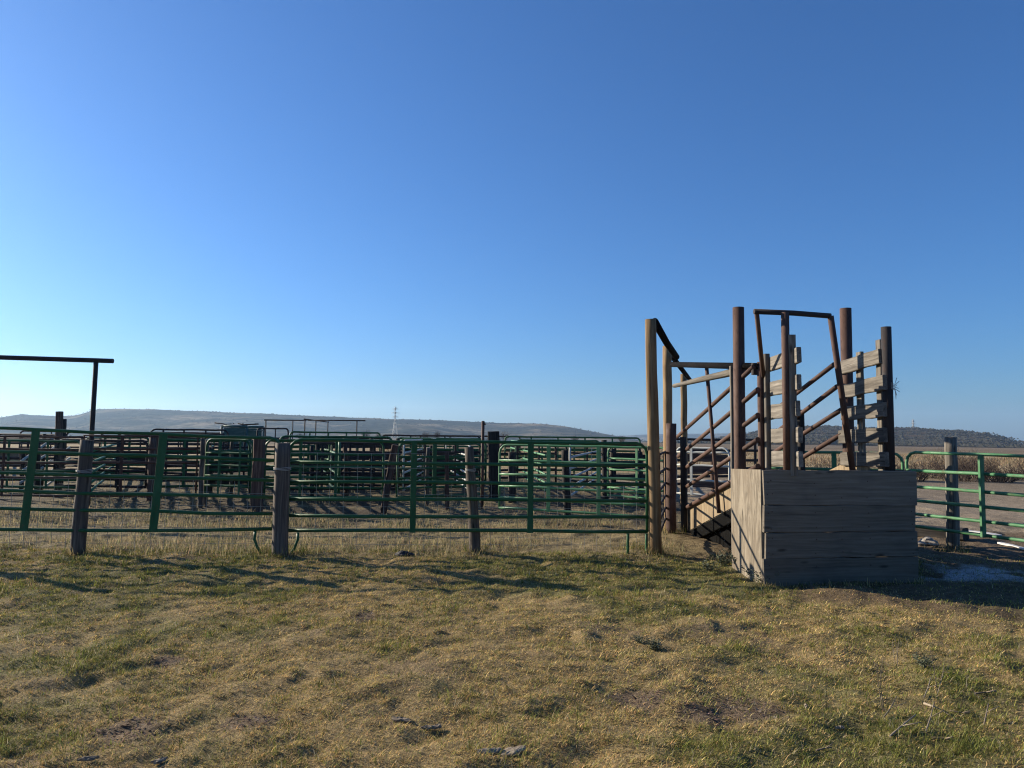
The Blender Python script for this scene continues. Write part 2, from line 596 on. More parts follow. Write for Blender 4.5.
# straw field across the dirt yard, right
n = 26000
y = rng.uniform(44, 85, n); x = rng.uniform(-.2, 1, n) * y * .95
keep = (rng.rand(n) < 1.3 * sstep(.3, .55, fbm(x * .2, y * .2, 3)))
x, y = x[keep], y[keep]; n = len(x)
col = np.array([.3, .225, .14]) * rng.uniform(.6, 1.2, (n, 1)) * (1 + rng.uniform(-.08, .08, (n, 3)))
o = make_blades('field_straw', x, y, rng.uniform(.12, .36, n), rng.uniform(.03, .06, n), rng.uniform(.1, .7, n), col, MT['straw'], seed=4)
tag(o, 'pale standing straw in the field beyond the dirt yard', 'straw', kind='stuff')

# bark and leaf litter on the bare spots
lx = []; ly = []
for bx, by, r in BAREP:
    k = int(420 * r * r / .1)
    lx.append(rng.normal(bx, r * .42, k)); ly.append(rng.normal(by, r * .4, k))
lx.append(rng.uniform(-5, 6, 900)); ly.append(rng.uniform(3.2, 9, 900))
x = np.concatenate(lx); y = np.concatenate(ly); n = len(x)
col = np.array([.2, .15, .115]) * rng.uniform(.35, 1.5, (n, 1)) * (1 + rng.uniform(-.1, .1, (n, 3)))
wt = rng.rand(n) < .03
col[wt] = np.array([.45, .38, .28])
o = make_blades('bark_litter', x, y, rng.uniform(.012, .045, n), rng.uniform(.006, .018, n), rng.uniform(1.15, 1.5, n), col, MT['straw'], seed=5)
tag(o, 'scattered brown bark chips and dead leaves on bare soil spots', 'litter', kind='stuff')


# ------------------------------------------------------------------ hills
def hill(name, prof, D, depth, label, mat, jit, gull, nx=260, ny=26, back=700):
    pxs = np.linspace(prof[0][0], prof[-1][0], nx)
    pys = np.interp(pxs, [p[0] for p in prof], [p[1] for p in prof])
    V = []
    for j in range(ny):
        v = (j / (ny - 7) if j <= ny - 7 else 1 + .35 * (j - ny + 7) / 6)
        for i in range(nx):
            c_ = at(pxs[i], pys[i], D)
            G0 = -.0065 * (math.hypot(c_.x, D) - 80)
            H = max(c_.z - G0, 0.0)
            if v <= 1:
                yy = D - depth * (1 - v); s = v * v * (3 - 2 * v) * .55 + .45 * v ** 2.2
            else:
                yy = D + back * (v - 1) / .35; s = 1 - .5 * ((v - 1) / .35) ** 2
            xx = c_.x * yy / D
            V.append((xx, yy, H, s, v))
    V = np.array(V)
    xx, yy, H, s, v = V.T
    k = 1 / (depth * .33)
    gn = fbm(xx * k + 3, yy * k * .35 + 1, 5) - .5
    mid = np.clip(4 * v * (1 - v), 0, 1) * (v < 1)
    z = H * s + gull * gn * mid * np.minimum(1, H / 40) + jit * (fbm(xx * .02 * 1500 / D, yy * .02, 3) - .5) * (v > .3) * np.minimum(1, H / 30)
    z = z + fall(xx, yy) - 3 * (v <= 0)
    idx = np.arange(nx * ny).reshape(ny, nx)
    q = np.stack([idx[:-1, :-1], idx[:-1, 1:], idx[1:, 1:], idx[1:, :-1]], -1).reshape(-1, 4)
    o = np_mesh(name, np.stack([xx, yy, z], 1), q, 4, mat)
    tag(o, label, 'hill', kind='structure')
    return np.stack([xx, yy, z], 1), v


def hillmat(name, ca, cb, cc, s):
    m, nt, b = nodemat(name)
    tc = N(nt, 'ShaderNodeTexCoord')
    n1 = noise(nt, tc.outputs['Object'], s, 7, .68)
    n2 = noise(nt, tc.outputs['Object'], s * 9, 5, .7)
    c = ramp(nt, n1, [(.34, ca), (.5, cb), (.64, cc)])
    c = mixc(nt, c, ramp(nt, n2, [(.38, .35), (.6, 1.35)]), 1, 'MULTIPLY')
    nt.links.new(c, b.inputs['Base Color']); b.inputs['Roughness'].default_value = 1
    b.inputs['Specular IOR Level'].default_value = 0
    return m


hm1 = hillmat('sage_slope', (.014, .02, .02), (.035, .038, .032), (.2, .155, .1), .0032)
hm2 = hillmat('sagebrush_hill', (.018, .018, .013), (.042, .035, .026), (.09, .066, .048), .012)
mesa_v = hill('mesa', [(-420, 424), (-150, 417), (0, 418), (22, 414), (60, 416), (76, 415), (98, 409), (130, 409), (200, 411), (300, 415),
              (400, 419), (480, 422), (540, 424), (570, 427), (605, 434), (645, 441), (680, 444)], 2600, 1100,
     'long blue grey flat topped mesa behind the corral', hm1, 7, 60)
hill('far_ridge', [(560, 439), (620, 436), (650, 434.5), (700, 433.5), (760, 433), (820, 433), (880, 437), (960, 447), (1000, 449)], 5000, 900,
     'pale low ridge far behind the loading chute', hm1, 8, 20)
sage_v = hill('sagebrush_hill', [(670, 444), (715, 440), (745, 434), (775, 429), (800, 426), (860, 427), (910, 428), (960, 430), (984, 432.5),
                        (995, 435), (1006, 438.5), (1024, 444), (1045, 447), (1100, 449)], 1300, 650,
     'dark sagebrush hill with a blunt right shoulder', hm2, 5, 16)


m, nt, b = nodemat('sagebrush_leaf')
tcn = N(nt, 'ShaderNodeTexCoord')
nt.links.new(ramp(nt, noise(nt, tcn.outputs['Object'], .2, 3), [(.35, (.018, .02, .013)), (.65, (.05, .045, .032))]), b.inputs['Base Color'])
b.inputs['Roughness'].default_value = 1
MT['sage'] = m


def brush(name, hv, n, r0_, r1_, vmin, label, seed, crest=0):
    P_, v = hv; rg = np.random.RandomState(seed)
    ok = np.where((v > vmin) & (v <= 1.06))[0]
    ids = rg.choice(ok, n)
    if crest:
        ids[:crest] = rg.choice(np.where((v > .96) & (v <= 1.01))[0], crest)
    c = P_[ids] + np.stack([rg.normal(0, 9, n), rg.normal(0, 3, n), np.zeros(n)], 1)
    c[:crest, 1] = P_[ids[:crest], 1]
    r = rg.uniform(0, 1, n) ** 2 * (r1_ - r0_) + r0_
    O = np.array([[1, 0, 0], [0, 1, 0], [-1, 0, 0], [0, -1, 0], [0, 0, 1], [0, 0, -.6]], float)
    V = c[:, None, :] + O[None] * r[:, None, None] * rg.uniform(.6, 1.3, (n, 6, 3)) * np.array([1.3, 1.3, .8])
    T = np.array([[0, 1, 4], [1, 2, 4], [2, 3, 4], [3, 0, 4], [1, 0, 5], [2, 1, 5], [3, 2, 5], [0, 3, 5]])
    F_ = (np.arange(n) * 6)[:, None, None] + T[None]
    o = np_mesh(name, V.reshape(-1, 3), F_.reshape(-1, 3), 3, MT['sage'], smooth=False)
    tag(o, label, 'brush', kind='stuff')


brush('sagebrush', sage_v, 9000, .6, 3.2, .1, 'dark sagebrush dotted all over the hill at the right', 1, 300)
brush('juniper_scrub', mesa_v, 1600, 1.2, 3.6, .35, 'dark scrub dotted over the slopes and rim of the mesa', 2, 450)

# ------------------------------------------------------------------ stock panels
FR = (0, .164, .345, .531, .752, 1)


def panel(name, a, b, zb, zt, label, mat, uprights=(.35, .67), rails=FR, rr=.025, plate=.075, lean=(0, 0), round_l=True, round_r=True,
          feet=(), group=None, cat='fence panel', seg=10, sag=.012, db=(0, 0), dt=(0, 0), pth=.012):
    """a, b ground points (x, y); a stock panel of round rails standing between them"""
    a = Vector((a[0], a[1], 0)); b = Vector((b[0], b[1], 0))
    d = (b - a); L = d.length; d.normalize()
    nrm = Vector((d.y, -d.x, 0))
    if nrm.y > 0: nrm = -nrm
    r_ = root(name, (a.x, a.y, 0), label, cat, group)

    def pt(t, z, off=0):
        k = (z - zb) / (zt - zb)
        dz = (db[0] * (1 - t) + db[1] * t) * (1 - k) + (dt[0] * (1 - t) + dt[1] * t) * k if z >= zb else 0
        return a + d * (t * L) + Vector((lean[0] * k, lean[1] * k, z + dz)) + nrm * off
    rc = .16
    loop = []
    tl = rc / L
    if round_l:
        loop += [pt(0, zb), pt(0, (zb + zt) / 2), pt(0, zt - rc)]
        for q in (30, 60):
            loop.append(pt(tl * (1 - math.cos(R(q))), zt - rc + rc * math.sin(R(q))))
        loop.append(pt(tl, zt))
    else:
        loop += [pt(0, zb), pt(0, zt), ]
    for q in range(1, 6):
        t = q / 6
        loop.append(pt(t, zt - sag * random.random()))
    if round_r:
        loop.append(pt(1 - tl, zt))
        for q in (60, 30):
            loop.append(pt(1 - tl * (1 - math.cos(R(q))), zt - rc + rc * math.sin(R(q))))
        loop += [pt(1, zt - rc), pt(1, (zb + zt) / 2), pt(1, zb)]
    else:
        loop += [pt(1, zt), pt(1, zb)]
    MB().tube(loop, rr * .92, seg).build('frame', mat, r_)
    for k in rails[:-1]:
        z = zb + k * (zt - zb)
        MB().tube([pt(t / 6, z + (random.random() - .5) * sag * (0 < t < 6)) for t in range(7)], rr, seg).build('rail', mat, r_)
    for u in uprights:
        MB().plank(pt(u, zb - rr + .001, rr * .5 + pth / 2), pt(u, zt - rr * .2, rr * .5 + pth / 2), pth, plate, upv=nrm, wob=0, seg=2).build('upright', mat, r_)
    for u, h, cv in feet:
        MB().tube([pt(u, zb + .002) - Vector((0, 0, .03)), pt(u, zb * .6), pt(u + cv * .4 / L, zb * .25), pt(u + cv / L, -.03)], rr * .8, seg).build('foot', mat, r_)
    return r_


def gp(px, Y):                           # ground point under a column of the picture
    p = at(px, 440, Y)
    return (p.x, p.y)


GF = 'green stock panels along the front of the pens'
ZB, ZT = .31, 1.58
A1 = gp(276, 10.05); B0 = gp(290, 10.05)
panel('stock_panel', gp(-120, 9.75), A1, ZB, ZT, 'long dark green stock panel on the left, rounded end at the thick middle post', MT['green'],
      uprights=(.371, .695), plate=.11, round_l=False, feet=((.955, 0, .12),), group=GF, rr=.024, sag=.028, lean=(.07, .03), dt=(.14, -.005), db=(.08, .02))
panel('stock_panel', B0, gp(647, 10.35), ZB, ZT - .02, 'long dark green stock panel with both ends rounded, right end against the tall tan pole', MT['green'],
      uprights=(.342, .668), plate=.085, feet=((.03, 0, -.1), (.945, 0, 0), (.998, 0, 0)), group=GF, rr=.024, sag=.028)
# right of the chute
rg0 = gp(906, 11.4); rg1 = gp(1024, 9.75)
dv = Vector((rg1[0] - rg0[0], rg1[1] - rg0[1]))
rg2 = (rg0[0] + dv.x * 1.9, rg0[1] + dv.y * 1.9)
panel('stock_panel', rg0, rg2, .32, 1.46, 'sunlit light green stock panel to the right of the plank dock', MT['greenlit'], uprights=(.36, .72), plate=.04, pth=.085, rr=.025)
panel('stock_panel', gp(768, 12.1), gp(902, 11.55), .32, 1.44, 'sunlit light green stock panel seen through the mouth of the loading chute', MT['greenlit'],
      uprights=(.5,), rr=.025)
# gate between the tall poles, seen edge on
panel('pipe_gate', gp(659, 10.6), gp(665.5, 12.7), .25, 1.4, 'dark pipe gate seen edge on between the tall tan pole and the rusty post', MT['darkpipe'],
      uprights=(.5,), plate=.05, rr=.02, cat='gate')
# second row
BG = 'panels and fences of the back pens'
panel('stock_panel', gp(500, 14.2), gp(656, 12.7), .25, 1.47, 'lighter green stock panel behind the front panel, rounded end at the black timber post', MT['greenlit'],
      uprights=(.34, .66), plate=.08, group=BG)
panel('stock_panel', gp(511, 29), gp(549, 17.5), .3, 1.45, 'pale sunlit panel running away between the black timber post and the slim dark post', MT['greenlit'],
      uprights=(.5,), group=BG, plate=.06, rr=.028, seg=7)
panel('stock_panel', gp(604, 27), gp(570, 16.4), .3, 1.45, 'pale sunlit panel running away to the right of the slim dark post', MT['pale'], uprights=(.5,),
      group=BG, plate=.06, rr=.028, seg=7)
panel('stock_panel', gp(608, 16.8), gp(668, 15.7), .3, 1.42, 'light green panel just left of the tall tan pole in the back row', MT['greenlit'],
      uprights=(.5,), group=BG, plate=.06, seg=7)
panel('pipe_fence', gp(84, 15.2), gp(198, 15.9), .28, 1.55, 'rusty pipe fence between the goalpost upright and the paired dark posts', MT['rust'],
      uprights=(.33, .64), rails=(0, .3, .55, .78, 1), rr=.026, plate=.06, round_l=False, round_r=False, group=BG, cat='pipe fence', seg=7)
panel('pipe_fence', gp(-70, 15.4), gp(82, 15.2), .28, 1.52, 'rusty pipe fence at the far left, under the goalpost crossbar', MT['rust'],
      uprights=(.5,), rails=(0, .3, .55, .78, 1), rr=.026, plate=.06, round_l=False, round_r=False, group=BG, cat='pipe fence', seg=7)
panel('stock_panel', gp(207, 15.9), gp(253, 15.4), .3, 1.5, 'dark green panel between the paired dark posts and the red brown tie', MT['green'],
      uprights=(.3, .75), group=BG, plate=.05, seg=7)
panel('stock_panel', gp(266, 15.4), gp(384, 15.5), .3, 1.5, 'dark green panel between the red brown tie and the leaning brown timber', MT['green'],
      uprights=(.3, .6), group=BG, plate=.06, seg=7)
panel('stock_panel', gp(398, 15.6), gp(482, 16.7), .3, 1.45, 'dark green panel between the leaning brown timber and the thin tall pipe', MT['green'],
      uprights=(.42,), group=BG, plate=.1, seg=7)
panel('stock_panel', gp(150, 22), gp(228, 23), .3, 1.72, 'tall grey pipe panel rising just above the front rail, left of the cattle squeeze', MT['darkpipe'],
      uprights=(.16, .42, .7), group=BG, plate=.05, seg=7, rails=(0, .2, .4, .6, .8, 1), rr=.03)
panel('stock_panel', gp(257, 27), gp(288, 29),   .3, 1.82, 'tall dark panel right of the cattle squeeze', MT['darkpipe'], uprights=(.2, .55), group=BG, plate=.05, seg=7, rr=.035)
panel('stock_panel', gp(-40, 26), gp(60, 23.5), .3, 1.5, 'dark panel at the far left under the mesa', MT['darkpipe'], uprights=(.3, .65), group=BG, plate=.07, seg=7, rr=.035)
panel('stock_panel', gp(66, 23.5), gp(150, 22), .3, 1.6, 'dark panel with a rounded end, right of the back pen chute', MT['darkpipe'], uprights=(.3, .65), group=BG, plate=.06, seg=7, rr=.033)
panel('stock_panel', gp(290, 31), gp(380, 34), .3, 1.7, 'dark green panel under the pipe goalposts', MT['green'], uprights=(.2, .4, .6, .8), group=BG, plate=.07, seg=7, rr=.045)
panel('stock_panel', gp(382, 34), gp(480, 33), .3, 1.6, 'dark panel below the power pylon', MT['darkpipe'], uprights=(.3, .65), group=BG, plate=.07, seg=7, rr=.045)
panel('stock_panel', gp(505, 34), gp(640, 33), .3, 1.6, 'dark green panel far behind the pale sunlit panels', MT['green'], uprights=(.2, .4, .6, .8), group=BG, plate=.07, seg=7, rr=.045)
panel('stock_panel', gp(404, 17.5), gp(436, 27), .3, 1.5, 'pale panel running away behind the leaning brown timber', MT['pale'], uprights=(.5,), group=BG, plate=.05, seg=7, rr=.025)
panel('stock_panel', gp(470, 18), gp(446, 26), .3, 1.4, 'pale panel running away left of the thin tall pipe', MT['pale'], uprights=(.5,), group=BG, plate=.05, seg=7, rr=.025)
panel('stock_panel', gp(676, 17), gp(729, 16.2), .35, 1.42, 'pale rail panel with a rounded right end behind the chute ramp', MT['pale'], uprights=(.3,), group=BG, plate=.06, seg=7,
      rails=(0, .3, .62, .9, 1), rr=.026)
panel('stock_panel', gp(668, 21), gp(790, 22), .3, 1.6, 'dark pipe panel in the distance behind the chute rails', MT['darkpipe'], uprights=(.35, .7), group=BG, plate=.09, seg=7, rr=.04)
panel('stock_panel', gp(100, 29), gp(226, 32), .3, 1.55, 'dark panel far behind the rusty pipe fence', MT['darkpipe'], uprights=(.3, .6), group=BG, plate=.06, seg=7, rr=.04)


for k_, (pa, ya, pb, yb, zt_, mt_, lab) in enumerate((
        (58, 18, 148, 17.6, 1.42, 'darkpipe', 'dark panel just behind the rusty pipe fence, left of the brown post'),
        (156, 17.8, 250, 18.6, 1.45, 'green', 'green panel between the brown post and the red brown tie'),
        (-30, 19.5, 56, 19.8, 1.4, 'darkpipe', 'dark panel behind the pale slanting rails at the far left'),
        (290, 17.5, 398, 18, 1.42, 'darkpipe', 'dark panel in front of the wide dark boards'),
        (400, 19.5, 480, 20.5, 1.45, 'darkpipe', 'dark panel behind the thin leaning front post'),
        (262, 16, 250, 28, 1.45, 'darkpipe', 'dark panel running away beside the red brown tie'),
        (206, 16.4, 214, 27, 1.45, 'green', 'green panel running away beside the paired dark posts'),
        (120, 25, 240, 26, 1.5, 'darkpipe', 'dark panel behind the tall grey pipe panel'),
        (300, 26, 392, 27, 1.5, 'darkpipe', 'dark panel behind the wide dark boards'),
        (396, 27.5, 484, 28, 1.5, 'green', 'green panel far behind the thin leaning front post'),
        (340, 16.5, 322, 24, 1.45, 'green', 'green panel running away behind the wire mesh'),
        (500, 20, 556, 21, 1.42, 'darkpipe', 'dark panel crossing behind the first pale sunlit panel'),
        (566, 22, 640, 21, 1.42, 'darkpipe', 'dark panel crossing behind the second pale sunlit panel'),
        (150, 40, 250, 42, 1.6, 'darkpipe', 'far dark panel under the mesa left of the goalposts'),
        (20, 38, 120, 40, 1.6, 'darkpipe', 'far dark panel behind the small old chute'),
        (420, 42, 520, 42, 1.6, 'darkpipe', 'far dark panel behind the black railroad tie'),
        (86, 20, 150, 20.5, 1.48, 'green', 'green panel behind the goalpost upright and the rusty fence'),
        (152, 20.3, 205, 20, 1.48, 'darkpipe', 'dark panel behind the left panel upright'),
        (262, 19, 330, 19.5, 1.45, 'green', 'green panel just right of the thick middle post in the pens'),
        (332, 19.4, 396, 19, 1.45, 'darkpipe', 'dark panel right of the green one behind the wire mesh'),
        (280, 22, 392, 23.5, 1.55, 'green', 'green panel deeper in the pens behind the wire mesh'),
        (400, 22, 486, 21.5, 1.5, 'green', 'green panel deeper in the pens, left of the thin tall pipe'),
        (-20, 17.5, 82, 17.2, 1.4, 'green', 'green panel behind the rusty fence at the far left'),
        (206, 21, 262, 22, 1.5, 'darkpipe', 'dark panel behind the paired dark posts'),
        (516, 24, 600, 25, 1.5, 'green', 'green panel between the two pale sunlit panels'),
        (92, 16, 118, 26, 1.5, 'greenlit', 'pale panel running away right of the goalpost upright'))):
    panel('stock_panel', gp(pa, ya), gp(pb, yb), .3, zt_, lab, MT[mt_], uprights=(.3, .68), group=BG, plate=.06, seg=6, rr=.024 + .0006 * ya)


# dark plank fences / feed bunks
def plank_fence(name, a, b, zs, w, label, mat, posts=3, group=BG):
    a = Vector((a[0], a[1], 0)); b = Vector((b[0], b[1], 0))
    r_ = root(name, tuple(a), label, 'plank fence', group)
    d = (b - a).normalized(); nrm = Vector((d.y, -d.x, 0))
    if nrm.y > 0: nrm = -nrm
    for z in zs:
        MB().plank(a + Vector((0, 0, z)) + nrm * .08, b + Vector((0, 0, z + random.gauss(0, .03))) + nrm * .08, w, .04, wob=.01).build('board', mat, r_)
    for k in range(posts):
        p = a.lerp(b, k / (posts - 1))
        log_mb(p - Vector((0, 0, .1)), p + Vector((random.gauss(0, .03), 0, zs[-1] + .2)), .07, .06).build('post', mat, r_)


plank_fence('plank_fence', gp(318, 21), gp(398, 22.5), (.35, .7, 1.02, 1.32), .22, 'dark plank fence with wide boards behind the wire mesh', MT['tie'], 4)
plank_fence('plank_fence', gp(404, 23), gp(480, 24), (.4, .75, 1.1), .2, 'dark plank fence between the leaning timber and the black timber post', MT['tie'], 4)
plank_fence('plank_fence', gp(212, 19), gp(252, 19.5), (.4, .75, 1.05), .2, 'short dark plank fence left of the red brown tie', MT['tie'], 2)
plank_fence('plank_fence', gp(612, 21), gp(655, 21), (.5, .8, 1.1), .14, 'dark boards behind the light green panel at the tall pole', MT['tie'], 2)
plank_fence('plank_fence', gp(684, 19), gp(742, 19.5), (.45, .8, 1.12), .2, 'dark plank fence behind the pale rails of the chute corner', MT['redpost'], 3)

# ------------------------------------------------------------------ posts
FP = 'wooden posts of the front fence'
def gpt(px, py): return gnd(px, py)


b_ = gnd(77, 552); t_ = at(87, 440, b_.y + .05)
log_thing('fence_post', b_, t_, .095, .085, MT['post'], 'grey weathered fence post with a wire tie, leftmost in front of the green panels', 'post', FP, bands=(.72,))
b_ = gnd(280, 555); t_ = at(283, 443, b_.y)
log_thing('fence_post', b_, t_, .108, .1, MT['post'], 'thick grey fence post with wire tie where the two long green panels meet', 'post', FP, bands=(.77,))
b_ = gnd(475.5, 552); t_ = at(469, 447, b_.y + .02)
log_thing('fence_post', b_, t_, .08, .06, MT['post'], 'thin leaning fence post with jagged top and wire tie in front of the green panel', 'post', FP, bands=(.78,))
b_ = Vector((-8.15, 9.55, 0))
log_thing('fence_post', b_, b_ + Vector((.02, 0, 1.54)), .095, .085, MT['post'], 'grey fence post beyond the left edge of the picture', 'post', FP)
b_ = gnd(953.5, 548.5); t_ = at(950.5, 437, b_.y)
log_thing('fence_post', b_, t_, .095, .085, MT['plank'], 'pale grey fence post behind the light green panel at the right', 'post')

for px_t, py_t, px_b, py_b, r1, mat, lab in (
        (203, 438, 200, 508, .055, 'post', 'dark slim post, left one of the pair behind the left panel'),
        (207, 440, 205, 507, .05, 'post', 'dark slim post, right one of the pair behind the left panel'),
        (565, 450, 567.5, 516, .085, 'tie', 'slim dark post behind the right half of the front panel'),
        (604, 440, 606, 505, .075, 'tie', 'dark post rising above the front rail near the rounded corner'),
        (153, 437, 150, 500, .09, 'redpost', 'brown post behind the left panel upright'),
        (640, 452, 642, 507, .06, 'tie', 'dark short post beside the rounded corner of the front panel'),
        (512, 452, 512, 503, .1, 'tie', 'dark post just right of the black timber post'),
        (312, 446, 312, 497, .06, 'tie', 'dark post at the left end of the wide dark boards'),
        (345, 444, 347, 500, .06, 'redpost', 'brown post amid the wide dark boards'),
        (428, 448, 427, 506, .045, 'post', 'slim post left of the thin leaning front post'),
        (447, 452, 447, 510, .05, 'redpost', 'short brown post just left of the thin leaning front post'),
        (120, 443, 119, 494, .07, 'tie', 'dark post in the rusty pipe fence right of the goalpost upright'),
        (38, 440, 37, 496, .07, 'tie', 'dark post beside the small old chute'),
        (232, 441, 231, 497, .05, 'post', 'slim post below the cattle squeeze')):
    b_ = gnd(px_b, py_b); t_ = at(px_t, py_t, b_.y)
    log_thing('fence_post', b_, t_, r1, r1 * .9, MT[mat], lab, 'post', 'posts of the back pens')


def square_post(name, pb, pt_, w, t, mat, label, cat='post', group=None):
    b_ = gnd(*pb); t2 = at(pt_[0], pt_[1], b_.y)
    o = MB().plank(b_ - Vector((0, 0, .1)), t2, t, w, upv=(0, 1, 0), wob=.006, seg=8, ch=.02).build(name, mat, None, tuple(b_))
    tag(o, label, cat, group)
    return o


square_post('timber_post', (495, 500), (493.5, 431), .3, .22, MT['tie'], 'thick black railroad tie post standing above the front rail', 'post')
square_post('timber_post', (256, 512), (260, 437), .21, .18, MT['redpost'], 'red brown railroad tie left of the thick middle post', 'post')
square_post('timber_post', (382, 513), (395, 445), .14, .1, MT['redpost'], 'leaning brown timber behind the front panel', 'post')
b_ = gnd(482, 510); t_ = at(483, 421, b_.y)
o = MB().tube([b_ - Vector((0, 0, .1)), b_.lerp(t_, .5), t_], .035, 10).tube([t_ - Vector((0, 0, .1)), t_ + Vector((.06, 0, -.06))], .02, 6).build('pipe_post', MT['rust'], None, tuple(b_))
tag(o, 'thin tall rusty pipe beside the black railroad tie', 'pipe post')

# tall tan poles and the pipe on their tops
p1b = gnd(656, 554); p1t = at(650.5, 319.5, p1b.y)
log_thing('tall_pole', p1b, p1t, .088, .082, MT['pole'], 'tallest tan wooden pole at the end of the green panels', 'pole', 'tan poles beside the chute')
p2b = gnd(668.5, 530); p2t = at(667, 346, p2b.y)
log_thing('tall_pole', p2b, p2t, .085, .08, MT['pole'], 'tan pole behind the rusty post, middle in height of the three', 'pole', 'tan poles beside the chute')
p3b = gnd(684, 505); p3t = at(683.5, 374, p3b.y)
log_thing('tall_pole', p3b, p3t, .085, .075, MT['pole'], 'shortest tan pole with the dark pipe resting on its top', 'pole', 'tan poles beside the chute')
q0 = p1t + Vector((.06, 0, -.03)); q1 = at(676.5, 357, p2b.y - .1)
o = MB().tube([q0, q0.lerp(q1, .5) - Vector((0, 0, .03)), q1], .055, 12).build('top_pipe', MT['tar'], None, tuple(q0))
tag(o, 'thick dark pipe sloping from the tallest pole to the middle pole', 'pipe', 'dark pipes on the pole tops')
q2 = at(671, 355, p2b.y); q3 = at(690, 380, p3b.y)
o = MB().tube([q2, q3], .05, 12).build('top_pipe', MT['tar'], None, tuple(q2))
tag(o, 'thin dark pipe sloping from the middle pole to the shortest pole', 'pipe', 'dark pipes on the pole tops')
b_ = gnd(671.5, 533); t_ = at(671.5, 423.5, b_.y)
log_thing('pipe_post', b_, t_, .09, .09, MT['rust'], 'thick dark rusty pipe post in front of the middle pole', 'post')

# ------------------------------------------------------------------ goalpost at the far left
b_ = gnd(87.5, 506); Yg = b_.y; t_ = at(96, 362, Yg)
r_ = root('goalpost_frame', (b_.x, b_.y, 0), 'dark pipe goalpost frame over the far left gateway', 'gate frame')
MB().tube([b_ - Vector((0, 0, .1)), b_.lerp(t_, .5), t_], .05, 12).build('post', MT['darkpipe'], r_)
l0 = at(-130, 355, Yg); l1 = at(113, 361, Yg)
MB().tube([l0, l0.lerp(l1, .5) + Vector((0, 0, .02)), l1], .052, 12).build('crossbar', MT['darkpipe'], r_)
lb = Vector((l0.x + .3, Yg, 0))
MB().tube([lb - Vector((0, 0, .1)), Vector((lb.x, Yg, l0.z))], .05, 12).build('post', MT['darkpipe'], r_)

# distant goalposts
for (pa, pb, ya, yb, yy, ov, lab) in ((266, 305, 420, 420.4, 40, 2, 'thin pipe goalpost frame, left of three over the back pens'),
                                      (305, 328, 419.2, 422, 41, 2, 'thin pipe goalpost frame set at an angle, middle of three over the back pens'),
                                      (316, 357, 420.3, 420.6, 43, 5, 'thin pipe goalpost frame, right of three over the back pens')):
    A = at(pa, ya, yy); B = at(pb, yb, yy + (6 if ov == 2 else 0))
    r_ = root('goalpost_frame', (A.x, A.y, 0), lab, 'gate frame', 'pipe goalposts over the back pens')
    d = (B - A).normalized() * ov * .1
    MB().tube([A - d, B + d], .036, 8).build('crossbar', MT['darkpipe'], r_)
    for p in ((A, A.lerp(B, .66), B) if pa == 266 else (A, B)):
        MB().tube([Vector((p.x, p.y, -.1)), p], .034, 8).build('post', MT['darkpipe'], r_)

# squeeze chute machine
c0 = at(243, 440, 34)
r_ = root('squeeze_chute', (c0.x, c0.y, 0), 'green steel cattle squeeze with bent bars on top behind the left panel', 'cattle squeeze')
W, Dp, Ht = 1.15, 2.2, 1.92
for sx in (-.5, .5):
    for sy in (-.5, .5):
        x_, y_ = c0.x + sx * W, c0.y + sy * Dp
        MB().tube([(x_, y_, -.05), (x_, y_, Ht)], .05, 8).build('corner_post', MT['greymachine'], r_)
    mb = MB()
    for z in (.35, .7, 1.05, 1.4, 1.75):
        mb.tube([(c0.x + sx * W, c0.y - Dp / 2, z), (c0.x + sx * W, c0.y + Dp / 2, z)], .03, 6)
    mb.build('side_bars', MT['greymachine'], r_)
for sy in (-.5, .5):
    MB().plank((c0.x - W * .42, c0.y + sy * Dp, 1.3), (c0.x + W * .42, c0.y + sy * Dp, 1.3), 1.1, .05, seg=2, wob=0).build('head_gate', MT['greymachine'], r_)
    MB().tube([(c0.x - W / 2, c0.y + sy * Dp, Ht), (c0.x + W / 2, c0.y + sy * Dp, Ht)], .06, 8).build('top_bar', MT['greymachine'], r_)
for k, (x0, x1) in enumerate(((-.95, -.1), (.05, .75), (-.5, .5))):
    MB().tube([(c0.x + x0, c0.y - 1 + k * .8, Ht + .16), (c0.x + x0 * .5, c0.y - 1 + k * .8, Ht + .1), (c0.x + x1 * .6, c0.y - 1 + k * .8, Ht + .12),
               (c0.x + x1, c0.y - 1 + k * .8, Ht + .14)], .028, 7).build('lever_arm', MT['darkpipe'], r_)

# small old loading chute at the far left
c0 = gnd(58, 490); Yc = c0.y
r_ = root('loading_chute', (c0.x, c0.y, 0), 'small old chute with pale slanting rails and two posts in the far left pen', 'loading chute')
t_ = at(59.5, 411.5, Yc)
MB().plank(Vector((c0.x, c0.y, -.1)), t_, .14, .16, upv=(0, 1, 0), wob=.004).build('post', MT['redpost'], r_)
e = at(64, 419, Yc + .8)
log_mb(Vector((e.x, e.y, -.1)), e, .07, .065).build('post', MT['tie'], r_)
for k in range(4):
    a_ = at(20, 462 + k * 10.5, Yc - 1.2); b2 = at(57, 436 + k * 11, Yc + .1)
    MB().plank(a_, b2, .06, .04, wob=.004).build('rail', MT['pale'], r_)
    a_ = at(34, 462 + k * 10.5, Yc + .2); b2 = at(70, 436 + k * 11, Yc + 1.2)
    MB().plank(a_, b2, .06, .04, wob=.004).build('rail', MT['pale'], r_)
for px in (24, 44):
    a_ = at(px, 440, Yc - 1.0 + (px - 24) * .05)
    log_mb(Vector((a_.x, a_.y, -.1)), Vector((a_.x, a_.y, 1.15 + (px - 24) * .02)), .05, .045).build('post', MT['tie'], r_)
